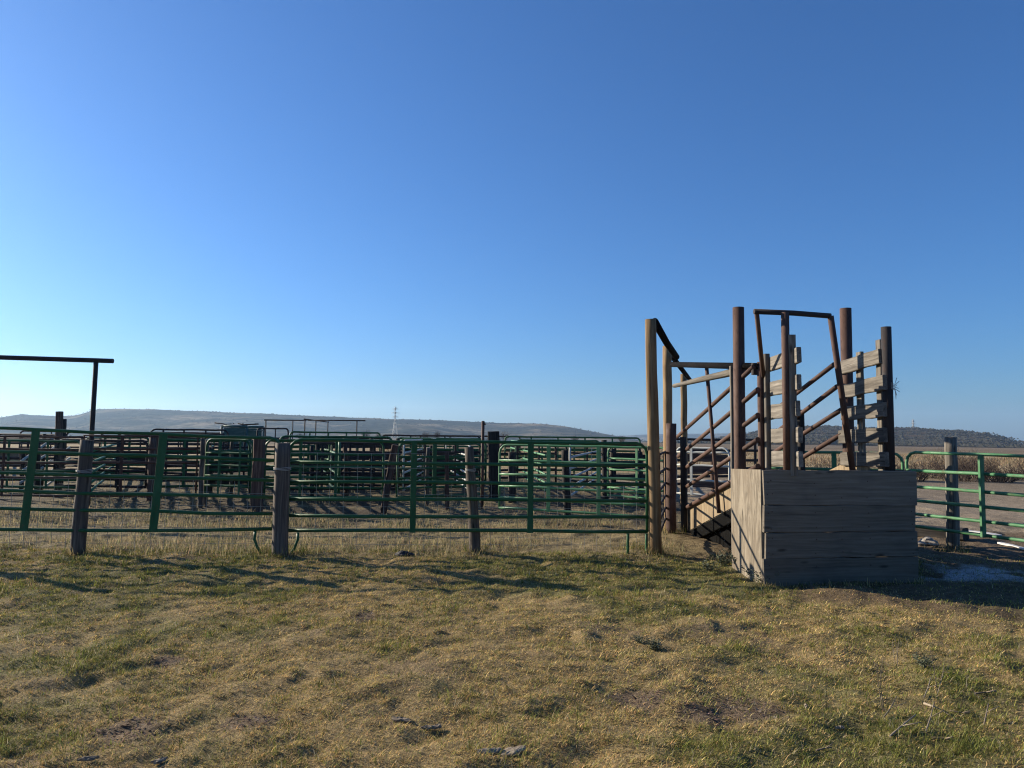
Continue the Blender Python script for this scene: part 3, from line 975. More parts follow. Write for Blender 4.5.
# feed bunk
c0 = at(4, 462, 26)
r_ = root('feed_bunk', (c0.x, c0.y, 0), 'tan wooden feed bunk at the far left behind the green panel', 'feed bunk')
for s_ in (-.35, .35):
    MB().plank((c0.x - 1, c0.y + s_, .72), (c0.x + .75, c0.y + s_, .72), .42, .04).build('side_board', MT['tanpanel'], r_)
MB().plank((c0.x - 1, c0.y, .53), (c0.x + .75, c0.y, .53), .62, .03, upv=(0, 1, 0)).build('bottom', MT['tanpanel'], r_)
for x_ in (-.9, -.35, .15, .6):
    MB().plank((c0.x + x_, c0.y - .3, -.05), (c0.x + x_, c0.y - .3, .53), .09, .09, upv=(0, 1, 0)).build('leg', MT['pale'], r_)

# ------------------------------------------------------------------ woven wire along the front fence
wa = Vector((-9.2, 9.98, 0)); wb = Vector((*gp(646, 10.45), 0))
mb = MB()
Lw = (wb - wa).length; dw = (wb - wa).normalized()
nv = int(Lw / .19)
for k in range(nv + 1):
    p = wa + dw * (k * .19)
    top = 1.38 if -3.2 < p.x < -1.2 else .98
    j = random.gauss(0, .008)
    mb.tube([p + Vector((j, 0, .02)), p + Vector((0, 0, top))], .003, 3, cap=False)
for k, z in enumerate((.1, .2, .32, .46, .62, .8, .98)):
    mb.tube([wa + dw * (Lw * q / 24) + Vector((0, 0, z + random.gauss(0, .006))) for q in range(25)], .0026, 3, cap=False)
for z in (1.18, 1.38):
    mb.tube([Vector((-3.2 + q * .5, 10.08, z)) for q in range(5)], .0026, 3, cap=False)
o = mb.build('woven_wire', MT['wire'], None, tuple(wa))
tag(o, 'rusty woven wire mesh strung along the foot of the front panels', 'wire fence')

# ------------------------------------------------------------------ loading chute
ch = root('loading_chute', (3.75, 9.3, 0), 'large rusty pipe and plank loading chute with a square plank dock in front', 'loading chute')
FLx, FRx = gnd(764.5, 584.5), gnd(917, 581.5)
ax = (FRx - FLx).normalized(); bx_ = Vector((-ax.y, ax.x, 0))
Hb = at(840, 470.3, (FLx.y + FRx.y) / 2).z
Wd = (FRx - FLx).length
dep = 1.06
# front boards
front = root_part = None
fr = MB()
hb = Hb / 4
seams = [0, .29, .58, .885, Hb]
z0s = seams
mbs = MB().plank(FLx + ax * .02 + bx_ * .05 + Vector((0, 0, Hb * .5)), FLx + ax * .02 + bx_ * .05 + Vector((0, 0, Hb - .03)), .06, .06, wob=0)
front = mbs.build('dock_front', MT['front'], ch)
for k in range(4):
    za, zb_ = z0s[k] + (.0015 if k else -.04), z0s[k + 1] - .0015
    jit = random.gauss(0, .004)
    zm = (za + zb_) / 2; e0 = random.uniform(-.008, .012); e1 = random.uniform(-.015, .015)
    mbb = MB().plank(FLx + ax * e0 + bx_ * jit + Vector((0, 0, zm)), FRx + ax * e1 + bx_ * jit + Vector((0, 0, zm + random.gauss(0, .0012))), zb_ - za, .045, wob=.003, seg=12, ch=.006)
    mbb.nail = len(mbb.f)
    for d_ in (.05, .09, .62, .95, 1.28, Wd - .07):
        for dz_ in (-.09, .08):
            p = FLx + ax * (d_ + random.gauss(0, .012)) + bx_ * (jit - .021) + Vector((0, 0, zm + dz_ + random.gauss(0, .015)))
            mbb.tube([p, p - bx_ * .006], .0065, 7)
    mbb.build('board', MT['front'], front)
# left and right sheets of the dock
BL = Vector((2.815, 9.22, 0)); BR = FRx + bx_ * dep
HbB = Hb - .03


def sheet(p, q, zp, zq, t, name, mat, parent, zb=-.05, gax=True, zb2=None):
    """upright sheet from p to q with tops zp and zq"""
    p = Vector(p); q = Vector(q); d = (q - p).normalized(); nrm = Vector((-d.y, d.x, 0)) * t / 2
    mb = MB(); zb2 = zb if zb2 is None else zb2
    cs = []
    for s_ in (-1, 1):
        for (pt_, z) in ((p, zb), (q, zb2), (q, zq), (p, zp)):
            cs.append(Vector((pt_.x, pt_.y, z)) + nrm * s_)
    mb.v = cs
    L = (q - p).length; o5 = random.random() * 4
    gg = [(zb, o5, 0), (zb2, L + o5, 0), (zq, L + o5, 0), (zp, o5, 0)] if gax else [(o5, zb, 0), (L + o5, zb2, 0), (L + o5, zq, 0), (o5, zp, 0)]
    mb.g = gg + [(a_, b_, .3) for a_, b_, c_ in gg]
    mb.f = [(3, 2, 1, 0), (4, 5, 6, 7), (0, 1, 5, 4), (1, 2, 6, 5), (2, 3, 7, 6), (3, 0, 4, 7)]
    mb.sm = [False] * 6
    return mb.build(name, mat, parent)


sheet(FLx + ax * .0 + bx_ * .028, BL, Hb + .002, HbB, .03, 'dock_side', MT['ply'], ch)
sheet(FRx - ax * .02 + bx_ * .028, BR - ax * .02, Hb + .002, HbB, .03, 'dock_side', MT['ply'], ch)
MB().plank(FLx + ax * .24 + bx_ * .55 + Vector((0, 0, Hb - .1)), FRx - ax * .06 + bx_ * .55 + Vector((0, 0, Hb - .1)), .9, .04, upv=bx_, wob=0).build('dock_deck', MT['plank'], ch)
# ramp floor
XL, XR = 3.13, 4.42
ra, rb = onx(688, 531, XL), onx(731, 508, XL)
sl = (rb.z - ra.z) / (rb.y - ra.y)


def zf(y): return ra.z + sl * (y - ra.y)


y_lo, y_hi = ra.y + .1, 9.25
f_ = MB()
cs = [(XL, y_lo, zf(y_lo)), (XR, y_lo, zf(y_lo)), (XR, y_hi, zf(y_hi)), (XL, y_hi, zf(y_hi))]
for k in range(14):
    yy = y_lo + (y_hi - y_lo) * (k + .5) / 14
    f_.plank((XL + .07, yy, zf(yy) - .02), (XR, yy, zf(yy) - .02), .262, .04, upv=(0, -1, -sl), wob=.002)
f_.build('ramp_floor', MT['plank'], ch)
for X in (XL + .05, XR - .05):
    MB().plank((X, y_lo, zf(y_lo) - .1), (X, y_hi, zf(y_hi) - .1), .19, .06).build('ramp_beam', MT['ramp_dark'], ch)
# side sheets just above the floor
for X, nm in ((XL + .03, 0), (XR + .03, 1)):
    hh = .40 if nm == 0 else .5
    ys1 = 9.0 if nm else 9.3
    sheet((X, y_lo, 0), (X, ys1, 0), zf(y_lo) + hh, zf(ys1) + hh, .02, 'side_sheet', MT['tanpanel'], ch, zb=zf(y_lo) + .01, zb2=zf(ys1) + .01)
# near black boards added to keep the open space under the ramp dark
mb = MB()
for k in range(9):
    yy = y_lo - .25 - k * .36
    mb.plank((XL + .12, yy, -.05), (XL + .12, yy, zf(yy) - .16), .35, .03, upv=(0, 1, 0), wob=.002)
mb.build('dark_infill', MT['ramp_dark'], ch)
# side rails
for (a_, b_) in (((677, 437), (754, 366.5)), ((678, 456.5), (758, 389.5)), ((684, 469), (758, 415)), ((686, 487), (758, 439.5)), ((686, 507.7), (758, 466))):
    p = onx(*a_, XL - .02); q = onx(*b_, XL - .02)
    MB().tube([p, p.lerp(q, .5) - Vector((0, 0, .006)), q], .033, 10).build('side_rail', MT['rust'], ch)
for (a_, b_) in (((797, 393), (834, 364.5)), ((802.4, 412.5), (837, 386.5)), ((805, 432.7), (841, 410)), ((806, 455.5), (843, 433.4))):
    p = onx(*a_, XR); q = onx(*b_, XR)
    d = (p - q) / (q.y - p.y)
    p = q + d * (q.y - 12.7) if False else q + (p - q) * ((12.7 - q.y) / (p.y - q.y))
    MB().tube([p, q], .034, 10).build('side_rail', MT['rust'], ch)
# thin leaning braces
p = onx(706.5, 366, XL - .06); q = onx(719, 513, XL - .06)
MB().tube([p, p.lerp(q, .5), q], .03, 10).build('brace', MT['rust'], ch)
p = onx(724.5, 485, XL + .06); q = onx(724.8, 514, XL + .06)
MB().tube([p, q], .015, 8).build('brace', MT['darkpipe'], ch)
# top bar and the weathered pole
p = at(672, 364.5, 12.6); q = onx(760, 366.5, 3.18)
MB().tube([p, p.lerp(q, .5), q], .048, 10).build('top_bar', MT['tar'], ch)
p = at(674, 386, 12.2); q = at(748, 368.5, 9.75)
mb = log_mb(p, q, .035, .062, seg=10, wob=.02, sides=10)
mb.build('top_pole', MT['plank'], ch)
# big pipes
for px, top, bot, X, Y in ((738.3, 307.5, 0, 3.05, 9.72), (845.5, 308.5, 0, 4.6, 9.95)):
    t2 = at(px, top, Y)
    MB().tube([(t2.x, Y, -.1), (t2.x, Y, 1.5), t2], .076, 18).build('pipe_post', MT['rust'], ch)
pb = at(733.5, 366, 9.95)
MB().plank((pb.x, 9.95, -.1), pb, .05, .1, upv=(0, 1, 0)).build('post_board', MT['plank'], ch)
# far end posts of the ramp
e = gnd(684.5, 531)
log_mb(Vector((e.x, e.y, -.1)), at(683, 437, e.y), .06, .055).build('end_post', MT['tie'], ch)
log_mb(Vector((XR + .08, e.y, -.1)), Vector((XR + .1, e.y, 1.75)), .07, .065).build('end_post', MT['tie'], ch)
for px in (752.0,):
    e2 = at(px, 420, 11.2)
    log_mb(Vector((XR + .07, 11.2, -.1)), Vector((XR + .07, 11.2, 2.1)), .06, .055).build('side_post', MT['tie'], ch)
# hinge post B with board and block
B1 = at(760.3, 362, 9.22)
MB().tube([(B1.x, 9.22, -.05), B1], .042, 12).build('hinge_post', MT['rust'], ch)
B2 = at(766.3, 354, 9.16)
MB().plank((B2.x, 9.16, -.05), B2, .09, .068, upv=(0, 1, 0)).build('hinge_board', MT['plank'], ch)
bl = at(755.3, 369, 9.26)
MB().plank(bl - Vector((0, 0, .075)), bl + Vector((0, 0, .075)), .08, .085, upv=(0, 1, 0), seg=1, wob=0).build('hinge_block', MT['tie'], ch)
# plank side walls on the dock
zs = (1.41, 1.69, 1.99, 2.285, 2.6)


def wall(X, y0, y1, side, zk=1):
    first = None
    part = None
    for k, z in enumerate(zs):
        z = 1.65 + (z - 1.65) * zk
        mb = MB()
        dz = .05 if side > 0 and k >= 3 else .02
        e0 = y0 + random.gauss(0, .03) + (.04 if k == 4 else 0); e1 = y1 + random.gauss(0, .025)
        mb.plank((X, e0, z - dz / 2), (X + .012 * side, e1, z + dz / 2), .178, .055, wob=.004, ch=.008)
        if part is None:
            part = mb.build('plank_wall', MT['plank'], ch)
        else:
            mb.build('plank', MT['plank'], part)
    return part


wl = wall(3.3, 9.25, 8.22, -1)
wr = wall(4.42, 9.62, 8.56, 1, 1.03)
for X, px, top, w, t in ((3.232, 791, 335, .085, .085),):
    y_ = X * F / (px - 512); t2 = at(px, top, y_)
    MB().plank((t2.x, y_, Hb - .06), t2, t, w, upv=(0, 1, 0), wob=.002).build('upright', MT['plank'], wl)
for X, px, top, w, t in ((4.468, 859.5, 352, .13, .045), (4.468, 879, 340, .11, .045)):
    y_ = X * F / (px - 512); t2 = at(px, top, y_)
    MB().plank((t2.x, y_, Hb - .06), t2, w, t, upv=(0, 1, 0), wob=.002).build('upright', MT['plank'], wr)
y_ = 8.36; t2 = at(785, 312.5, y_)
MB().tube([(t2.x, y_, Hb - .08), t2], .046, 12).build('pipe_upright', MT['rust'], wl)
t2 = at(886, 327, 8.6); b2 = at(890, 474, 8.6)
MB().tube([Vector((b2.x, 8.6, Hb - .08)), t2], .058, 14).build('pipe_upright', MT['darkpipe'], wr)
# frayed twine on the end pipe
mb = MB()
for k in range(7):
    a_ = at(890, 382 + k, 8.55)
    mb.tube([a_, a_ + Vector((.04 + .02 * random.random(), -.02, -.03)), a_ + Vector((.05 + .05 * random.random(), -.03, .05 - .03 * k))], .0035, 4)
mb.build('twine', MT['wire'], wr)
# leaning hoop
c1 = at(756.5, 311.5, 8.42); c2 = at(830.5, 316, 8.42); d1 = at(763.5, 378, 9.2); d2 = at(853.5, 474, 8.72)
d2.z = Hb - .09
hoop = MB().tube([c1 - Vector((.03, 0, 0)), c1.lerp(c2, .5) + Vector((0, 0, .008)), c2], .032, 12).build('gate_frame', MT['darkpipe'], ch)
MB().tube([c1, c1.lerp(d1, .5), d1], .028, 10).build('leg', MT['rust'], hoop)
MB().tube([c2, c2.lerp(d2, .5), d2], .036, 10).build('leg', MT['rust'], hoop)

# ------------------------------------------------------------------ things on the ground
# white boards, log and stones at the right
def lying(name, pa, pb, w, t, mat, label, cat, z=.03, group=None):
    a_ = gnd(*pa); b_ = gnd(*pb); a_.z = z + hz(a_.x, a_.y); b_.z = z + hz(b_.x, b_.y)
    o = MB().plank(a_, b_, t, w, wob=.004).build(name, mat, None, (a_.x, a_.y, a_.z - t / 2))
    tag(o, label, cat, group)


mw, nt, b = nodemat('white_paint')
nn = noise(nt, gcoord(nt, (4, 12, 12)), 1, 5)
nt.links.new(ramp(nt, nn, [(.3, (.35, .34, .32)), (.6, (.6, .58, .55))]), b.inputs['Base Color']); b.inputs['Roughness'].default_value = .6
lying('white_board', (958, 532), (999, 537), .16, .03, mw, 'white board lying behind the pale fence post', 'board')
lying('white_board', (1000, 544), (1034, 551), .08, .03, mw, 'white board lying at the right edge under the green panel', 'board')
lying('timber', (900, 534), (966, 541), .26, .2, MT['tie'], 'dark timber lying along the foot of the light green panel', 'timber', z=.1)


def rock(name, c, r, mat, label, cat='stone', sq=.6, seed=1, group=None):
    rg = random.Random(seed)
    import bmesh
    bm = bmesh.new()
    bmesh.ops.create_icosphere(bm, subdivisions=3, radius=1)
    ph = [rg.uniform(0, 6) for _ in range(6)]
    for v in bm.verts:
        p = v.co.copy()
        k = 1 + .16 * math.sin(3 * p.x + ph[0]) + .14 * math.sin(4 * p.y + ph[1]) + .12 * math.sin(5 * p.z + ph[2]) + .06 * math.sin(11 * p.x + 9 * p.y + ph[3]) + rg.gauss(0, .03)
        v.co = Vector((p.x * r * k * 1.2, p.y * r * k, p.z * r * k * sq))
    me = bpy.data.meshes.new(name); bm.to_mesh(me); bm.free()
    at_ = me.attributes.new('gc', 'FLOAT_VECTOR', 'POINT')
    at_.data.foreach_set('vector', [c_ for v in me.vertices for c_ in v.co])
    me.materials.append(mat)
    o = bpy.data.objects.new(name, me); o.location = (c.x, c.y, hz(c.x, c.y) + r * sq * .45); link(o)
    tag(o, label, cat, group)
    return o


ms, nt, b = nodemat('pale_stone')
nt.links.new(ramp(nt, noise(nt, gcoord(nt, (14, 14, 14)), 1, 6), [(.3, (.16, .14, .12)), (.65, (.42, .38, .33))]), b.inputs['Base Color']); b.inputs['Roughness'].default_value = .9
md, nt, b = nodemat('black_lump')
nt.links.new(ramp(nt, noise(nt, gcoord(nt, (14, 14, 14)), 1, 6), [(.3, (.008, .008, .012)), (.65, (.025, .024, .03))]), b.inputs['Base Color']); b.inputs['Roughness'].default_value = .8
for k, (px, py, r) in enumerate(((920, 545, .07), (927, 543, .1), (934, 546, .075))):
    rock('stone', gnd(px, py), r, ms, ('small pale stone nearest the dock, leftmost of three at its right side', 'largest pale stone, middle of three beside the dock',
         'pale stone on the right of three beside the dock')[k], seed=k + 2, group='pale stones beside the dock')
rock('dark_clod', gnd(405, 556), .1, md, 'black lump lying in the grass in front of the long panel', 'clod', sq=.5, seed=9)


# curved bark pieces in the foreground
def bark(px, py, L, w, yaw, label, tilt=.0, seed=0, mat=None):
    c = gnd(px, py); rg = random.Random(seed)
    V = []; Fs = []; nu, nv_ = 9, 7
    G = []
    for top in (0, 1):
        for i in range(nu):
            for j in range(nv_):
                u = (i / (nu - 1) - .5); v = (j / (nv_ - 1) - .5)
                wd = w * (1 - .5 * abs(u) ** 2 * 2 + .12 * math.sin(9 * u + seed))
                x_ = u * L + .01 * math.sin(7 * v + seed); y_ = v * wd
                z_ = .014 + .03 * wd - .4 * v * v * wd + tilt * u * L * .4 + rg.gauss(0, .002) + (.008 if top else 0)
                X = c.x + x_ * math.cos(yaw) - y_ * math.sin(yaw); Y = c.y + x_ * math.sin(yaw) + y_ * math.cos(yaw)
                V.append(Vector((X, Y, z_ + hz(c.x, c.y)))); G.append((x_, y_ * 1.5, 0))
    q = nu * nv_
    for i in range(nu - 1):
        for j in range(nv_ - 1):
            a_ = i * nv_ + j
            Fs.append((a_, a_ + 1, a_ + nv_ + 1, a_ + nv_)); Fs.append((q + a_, q + a_ + nv_, q + a_ + nv_ + 1, q + a_ + 1))
    for i in range(nu - 1):
        for j in (0, nv_ - 1):
            a_ = i * nv_ + j; Fs.append((a_, a_ + nv_, q + a_ + nv_, q + a_))
    for j in range(nv_ - 1):
        for i in (0, nu - 1):
            a_ = i * nv_ + j; Fs.append((a_, a_ + 1, q + a_ + 1, q + a_))
    mb = MB(); mb.v = V; mb.f = Fs; mb.g = G; mb.sm = [False] * len(Fs)
    o = mb.build('bark_piece', mat or MT['stick'], None, (c.x, c.y, hz(c.x, c.y)))
    tag(o, label, 'bark', 'bark pieces lying on the grass')


bark(489, 757, .12, .06, .2, 'grey curled bark piece at the bottom edge, left of the pair', seed=1)
bark(512, 756, .14, .065, .5, 'pale curled bark piece at the bottom edge, right of the pair', tilt=.1, seed=2)
bark(401, 720, .11, .05, -.3, 'pale bark flake lying left of centre in the foreground', seed=3)
bark(431, 728, .1, .035, .3, 'dark bark flake right of the pale flake in the foreground', seed=4)
bark(806, 708, .05, .02, 1.2, 'small white flake below the bare soil patch, left of the stick pile', seed=5)
bark(840, 730, .045, .025, .2, 'small white flake beside a thin twig in the foreground', seed=6)
bark(88, 764, .08, .035, .2, 'pale flake at the bottom left corner of the grass', seed=7)
bark(160, 761, .06, .04, .9, 'pale flake at the bottom edge right of the corner flake', seed=8)


def stick(pts_, r, label, group='dry sticks on the grass at the right', rise=None):
    P_ = []
    for k, (px, py) in enumerate(pts_):
        g = gnd(px, py); z = hz(g.x, g.y) + .012 + (0 if rise is None else rise[k])
        P_.append(Vector((g.x, g.y, z)))
    mb = MB().tube(P_, r, 6, rs=[1 - .5 * k / (len(P_) - 1) for k in range(len(P_))])
    m_ = P_[len(P_) // 2]
    if len(P_) > 2:
        d = P_[-1] - P_[0]
        mb.tube([m_, m_ + Vector((d.y * .3, -d.x * .3, .03)) + d * .15], r * .5, 5)
    o = mb.build('dry_stick', MT['stick'], None, tuple(P_[0]))
    tag(o, label, 'stick', group)


stick([(924, 704), (938, 709), (952, 717)], .008, 'thick pale stick lying across the top of the stick pile')
stick([(890, 741), (902, 735), (916, 729)], .006, 'thin stick slanting up at the left of the stick pile', rise=(0, .02, .05))
stick([(950, 712), (962, 713), (974, 712)], .005, 'short stick right of the thick pale stick')
stick([(932, 743), (945, 744), (961, 745)], .007, 'whitish stick lying flat at the bottom of the pile')
stick([(926, 738), (931, 731), (935, 727)], .005, 'short stick standing up near the whitish stick', rise=(0, .05, .12))
stick([(884, 723), (891, 718), (897, 712)], .004, 'thin twig leftmost in the stick pile', rise=(0, .03, .07))
stick([(984, 726), (987, 720), (989, 716)], .005, 'short upright twig rightmost in the pile', rise=(0, .04, .08))
stick([(975, 697), (986, 696), (997, 695)], .006, 'single dark stick to the right above the pile')
stick([(816, 752), (825, 750), (832, 749)], .005, 'small twig left of the stick pile near the bottom edge')
stick([(924, 700), (928, 694), (931, 690)], .004, 'little forked twig above the thick pale stick', rise=(0, .03, .06))


def weed(px, py, h, r, n, label, mat, seed, leafy=False, group=None, name='weed'):
    rg = random.Random(seed); c = gnd(px, py) if py else Vector(px)
    z = hz(c.x, c.y); mb = MB()
    for k in range(n):
        a_ = rg.uniform(0, 6.28); l = h * rg.uniform(.6, 1.1)
        e_ = Vector((c.x + math.cos(a_) * r * rg.random(), c.y + math.sin(a_) * r * rg.random(), z + l))
        s_ = Vector((c.x + rg.gauss(0, r * .15), c.y + rg.gauss(0, r * .15), z - .01))
        mid = s_.lerp(e_, .5) + Vector((rg.gauss(0, h * .05), rg.gauss(0, h * .05), h * .06))
        mb.tube([s_, mid, e_], .0028, 4, rs=[1, .8, .4], cap=False)
        for q in range(7 if leafy else 3):
            t = rg.uniform(.3, 1); p = s_.lerp(e_, t)
            dd = Vector((rg.gauss(0, 1), rg.gauss(0, 1), rg.uniform(-.2, .7))).normalized() * h * (.2 if leafy else .12)
            if leafy:
                sd = dd.cross(Vector((rg.gauss(0, 1), rg.gauss(0, 1), 1))).normalized() * h * .06
                b0 = len(mb.v)
                mb.v += [p, p + dd * .5 + sd, p + dd, p + dd * .5 - sd]; mb.g += [(0, 0, 0), (.1, .02, 0), (.2, 0, 0), (.1, -.02, 0)]
                mb.f.append((b0, b0 + 1, b0 + 2, b0 + 3)); mb.sm.append(False)
            else:
                mb.tube([p, p + dd], .0018, 3, cap=False)
    o = mb.build(name, mat, None, (c.x, c.y, z))
    tag(o, label, 'weed', group)


ml, nt, b = nodemat('weed_leaf')
nt.links.new(ramp(nt, noise(nt, gcoord(nt, (3, 3, 3)), 2, 2), [(.35, (.06, .075, .035)), (.65, (.13, .14, .08))]), b.inputs['Base Color']); b.inputs['Roughness'].default_value = .7
WG = 'weeds round the plank dock'
for k, (px, py, h, n, lab) in enumerate(((762, 583, .14, 22, 'low weed at the front left corner of the dock'), (752, 577, .16, 26, 'low weed halfway along the sunlit side of the dock'),
                                         (742, 571, .16, 24, 'low weed toward the back of the sunlit dock side'), (722, 566, .14, 26, 'broad grey green weed left of the dock'),
                                         (709, 570, .12, 26, 'grey green weed furthest left of the dock'), (733, 562, .17, 24, 'weed where the ramp meets the dock'),
                                         (714, 558, .1, 18, 'small weed below the dark ramp'))):
    weed(px, py, h, .22, n, lab, ml, 20 + k, True, WG)
weed(655, 647, .09, .12, 30, 'dark spiky tuft in the middle of the grass', ml, 40, True)
weed(641, 642, .06, .1, 20, 'smaller dark tuft left of the spiky tuft', ml, 41, True)
weed(923, 668, .08, .12, 26, 'dark tuft above the stick pile', ml, 42, True)
weed(884, 712, .34, .05, 2, 'thin pale dry stalk standing left of the stick pile', MT['stick'], 43)
weed(938, 695, .36, .06, 2, 'thin pale dry stalk standing above the stick pile', MT['stick'], 44)
weed(895, 662, .2, .08, 3, 'short dry stalk further back above the sticks', MT['stick'], 45)


# ------------------------------------------------------------------ bare shrubs and far trees
def twigs(mb, c, h, w, n, rg, r=.012, sub=5):
    for k in range(n):
        a_ = rg.uniform(0, 6.28); rr_ = w * math.sqrt(rg.random()); l = h * rg.uniform(.55, 1.05)
        s_ = Vector((c.x + math.cos(a_) * rr_ * .45, c.y + math.sin(a_) * rr_ * .45, c.z))
        e_ = Vector((c.x + math.cos(a_) * rr_, c.y + math.sin(a_) * rr_, c.z + l * (1 - .25 * (rr_ / w) ** 2)))
        md_ = s_.lerp(e_, .5) + Vector((rg.gauss(0, h * .05), rg.gauss(0, h * .05), 0))
        mb.tube([s_, md_, e_], r, 3, rs=[1, .7, .25], cap=False)
        for q in range(sub):
            t = rg.uniform(.25, .95); p = md_.lerp(e_, (t - .5) * 2) if t > .5 else s_.lerp(md_, t * 2)
            d = Vector((rg.gauss(0, .6), rg.gauss(0, .6), rg.uniform(.2, 1))).normalized() * h * rg.uniform(.15, .35)
            mb.tube([p, p + d], r * .5, 3, rs=[1, .3], cap=False)


rg = random.Random(5)
for k, (px, py, w, h, lab) in enumerate((
        (912, 481, .9, .8, 'reddish bare willow bush at the dock corner'), (931, 478, 1.1, .85, 'bare willow bush left of the pale fence post'),
        (960, 481, 1.4, 1.4, 'tallest bare willow bush just right of the pale fence post'), (975, 479, 1.0, 1.15, 'bare willow bush left of the panel upright'),
        (998, 482, 1.0, .6, 'low bare willow bush right of the panel upright'), (1014, 479, 1.2, .75, 'bare willow bush at the right edge'),
        (1042, 481, 1.2, 1.1, 'bare willow bush just past the right edge'), (836, 480, 1.2, .95, 'bare willow bush seen through the chute mouth'),
        (880, 480, 1.2, 1.0, 'bare willow bush behind the right plank wall'))):
    c = gnd(px, py)
    mb = MB(); twigs(mb, Vector((c.x, c.y, -.05)), h, w, 85, rg, .011, 8)
    o = mb.build('willow_bush', MT['twig'], None, (c.x, c.y, 0))
    tag(o, lab, 'bush', 'bare willow bushes along the yard')
for k, (px, w, h, D, lab) in enumerate((
        (366, 5, 7, 330, 'reddish bare tree under the mesa, left of the power pylon'), (379, 4, 5, 340, 'small bare tree beside the pylon foot'),
        (425, 4, 6, 330, 'bare tree right of the pylon'), (437, 4, 7, 350, 'bare tree left of the thin tall pipe'), (505, 5, 7, 340, 'bare tree right of the black railroad tie'),
        (575, 4, 4.5, 300, 'low bare tree above the front panel near its right end'), (622, 4, 5, 300, 'bare tree beside the tall tan pole'), (300, 4, 4.5, 330, 'low bare tree below the goalposts'))):
    c = at(px, 440, D); g_ = float(fall(np.array([c.x]), np.array([D]))[0])
    r_ = root('bare_tree', (c.x, c.y, g_), lab, 'tree', 'bare trees far behind the pens')
    log_mb((c.x, c.y, g_ - .5), (c.x, c.y, g_ + h * .4), .22, .15, 4, .05, 7).build('trunk', MT['twig'], r_)
    mb = MB(); twigs(mb, Vector((c.x, c.y, g_ + h * .2)), h * .6, w * .5, 60, rg, .03, 6)
    mb.build('crown', MT['twig'], r_)


# ------------------------------------------------------------------ power pylons
def pylon(px, py_top, D, zbase, label):
    t_ = at(px, py_top, D); H = t_.z - zbase; b_ = Vector((t_.x, D, zbase))
    r_ = root('power_pylon', tuple(b_), label, 'pylon', 'power pylons on the skyline')
    mb = MB(); k = H / 48; rr_ = .34 * D / 1300

    def w(z): return (4.2 - 3.4 * min(1, z / .62)) * k if z < .62 else .8 * k
    lv = [0, .16, .31, .44, .55, .65, .75, .85, 1]
    for sx, sy in ((-1, -1), (1, -1), (1, 1), (-1, 1)):
        mb.tube([b_ + Vector((sx * w(z), sy * w(z), z * H)) for z in lv], rr_, 4)
    for q in range(len(lv) - 1):
        za, zb_ = lv[q], lv[q + 1]
        for sy in (-1, 1):
            mb.tube([b_ + Vector((-w(za), sy * w(za), za * H)), b_ + Vector((w(zb_), sy * w(zb_), zb_ * H))], rr_ * .6, 3)
            mb.tube([b_ + Vector((w(za), sy * w(za), za * H)), b_ + Vector((-w(zb_), sy * w(zb_), zb_ * H))], rr_ * .6, 3)
    mb.build('mast', MT['pale'], r_)
    for z, l in ((.68, 5), (.8, 6.5), (.92, 4.5)):
        mb = MB()
        for s_ in (-1, 1):
            mb.tube([b_ + Vector((0, 0, z * H + 1.4 * k)), b_ + Vector((s_ * l * k, 0, z * H))], rr_ * .7, 4)
            mb.tube([b_ + Vector((0, 0, z * H)), b_ + Vector((s_ * l * k, 0, z * H))], rr_ * .7, 4)
        mb.build('cross_arm', MT['pale'], r_)


pylon(395.5, 406.5, 1250, -7.7, 'faint lattice power pylon in front of the mesa')
pylon(913, 419.5, 1500, -2, 'faint lattice power pylon on top of the sagebrush hill')

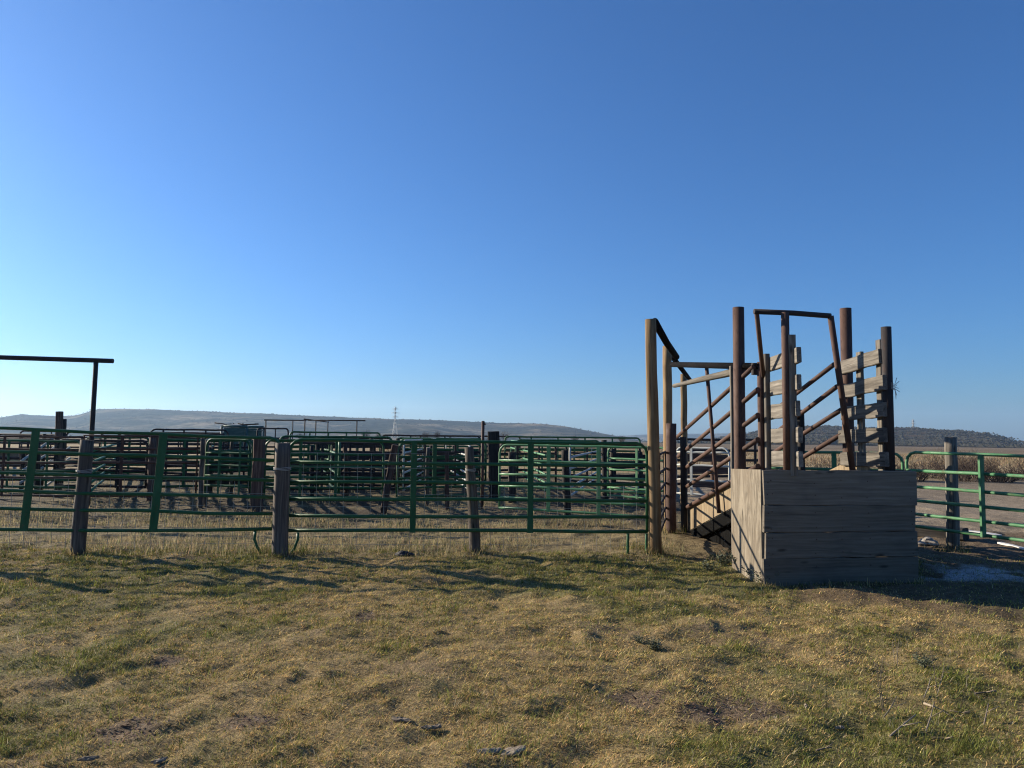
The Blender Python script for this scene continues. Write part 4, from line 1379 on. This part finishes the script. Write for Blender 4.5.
# ------------------------------------------------------------------ haze
me = bpy.data.meshes.new('haze')
X0, X1, Y0, Y1, Z0, Z1 = -6050, 6050, -1550, 6050, -60, 230
me.from_pydata([(x_, y_, z_) for z_ in (Z0, Z1) for y_ in (Y0, Y1) for x_ in (X0, X1)], [],
               [(0, 2, 3, 1), (4, 5, 7, 6), (0, 1, 5, 4), (2, 6, 7, 3), (0, 4, 6, 2), (1, 3, 7, 5)])
hzo = bpy.data.objects.new('haze', me); link(hzo)
tag(hzo, 'thin blue air between the camera and the hills', 'haze', kind='stuff')
m = bpy.data.materials.new('air'); m.use_nodes = True; nt = m.node_tree
nt.nodes.remove(nt.nodes['Principled BSDF'])
pv = nt.nodes.new('ShaderNodeVolumePrincipled')
pv.inputs['Color'].default_value = (.5, .72, 1, 1)
pv.inputs['Density'].default_value = .0001
pv.inputs['Anisotropy'].default_value = .35
nt.links.new(pv.outputs[0], nt.nodes['Material Output'].inputs['Volume'])
me.materials.append(m)

# ------------------------------------------------------------------ light
EL = R(19); S = Vector((-.891 * math.cos(EL), .454 * math.cos(EL), math.sin(EL))).normalized()
w = bpy.data.worlds.new('World'); SC.world = w; w.use_nodes = True
nt = w.node_tree
sky = nt.nodes.new('ShaderNodeTexSky'); sky.sky_type = 'NISHITA'; sky.sun_disc = False
sky.sun_elevation = EL; sky.sun_rotation = math.atan2(S.x, S.y)
sky.air_density = 1.3; sky.dust_density = 2.2; sky.ozone_density = 11; sky.altitude = 1500
nt.links.new(mixc(nt, sky.outputs[0], (.79, .875, .92), 1, 'MULTIPLY'), nt.nodes['Background'].inputs[0])
nt.nodes['Background'].inputs[1].default_value = .08
sun = bpy.data.lights.new('sun', 'SUN'); sun.energy = 4.9; sun.angle = R(.5); sun.color = (1, .88, .7)
so = bpy.data.objects.new('sun', sun); link(so)
so.rotation_euler = S.to_track_quat('Z', 'Y').to_euler(); so.location = (0, 0, 50)
SC.view_settings.view_transform = 'Standard'; SC.view_settings.look = 'None'
SC.view_settings.exposure = 1.05; SC.view_settings.gamma = 1
SC.view_settings.use_curve_mapping = False
SC.render.engine = 'CYCLES'
cy = SC.cycles
cy.max_bounces = 8; cy.diffuse_bounces = 3; cy.transmission_bounces = 4; cy.volume_bounces = 1; cy.transparent_max_bounces = 4
cy.use_denoising = True; cy.denoiser = 'OPENIMAGEDENOISE'; cy.denoising_prefilter = 'NONE'; cy.sample_clamp_indirect = 4
SC.cycles.pixel_filter_type = 'BLACKMAN_HARRIS'; SC.cycles.filter_width = 1.15
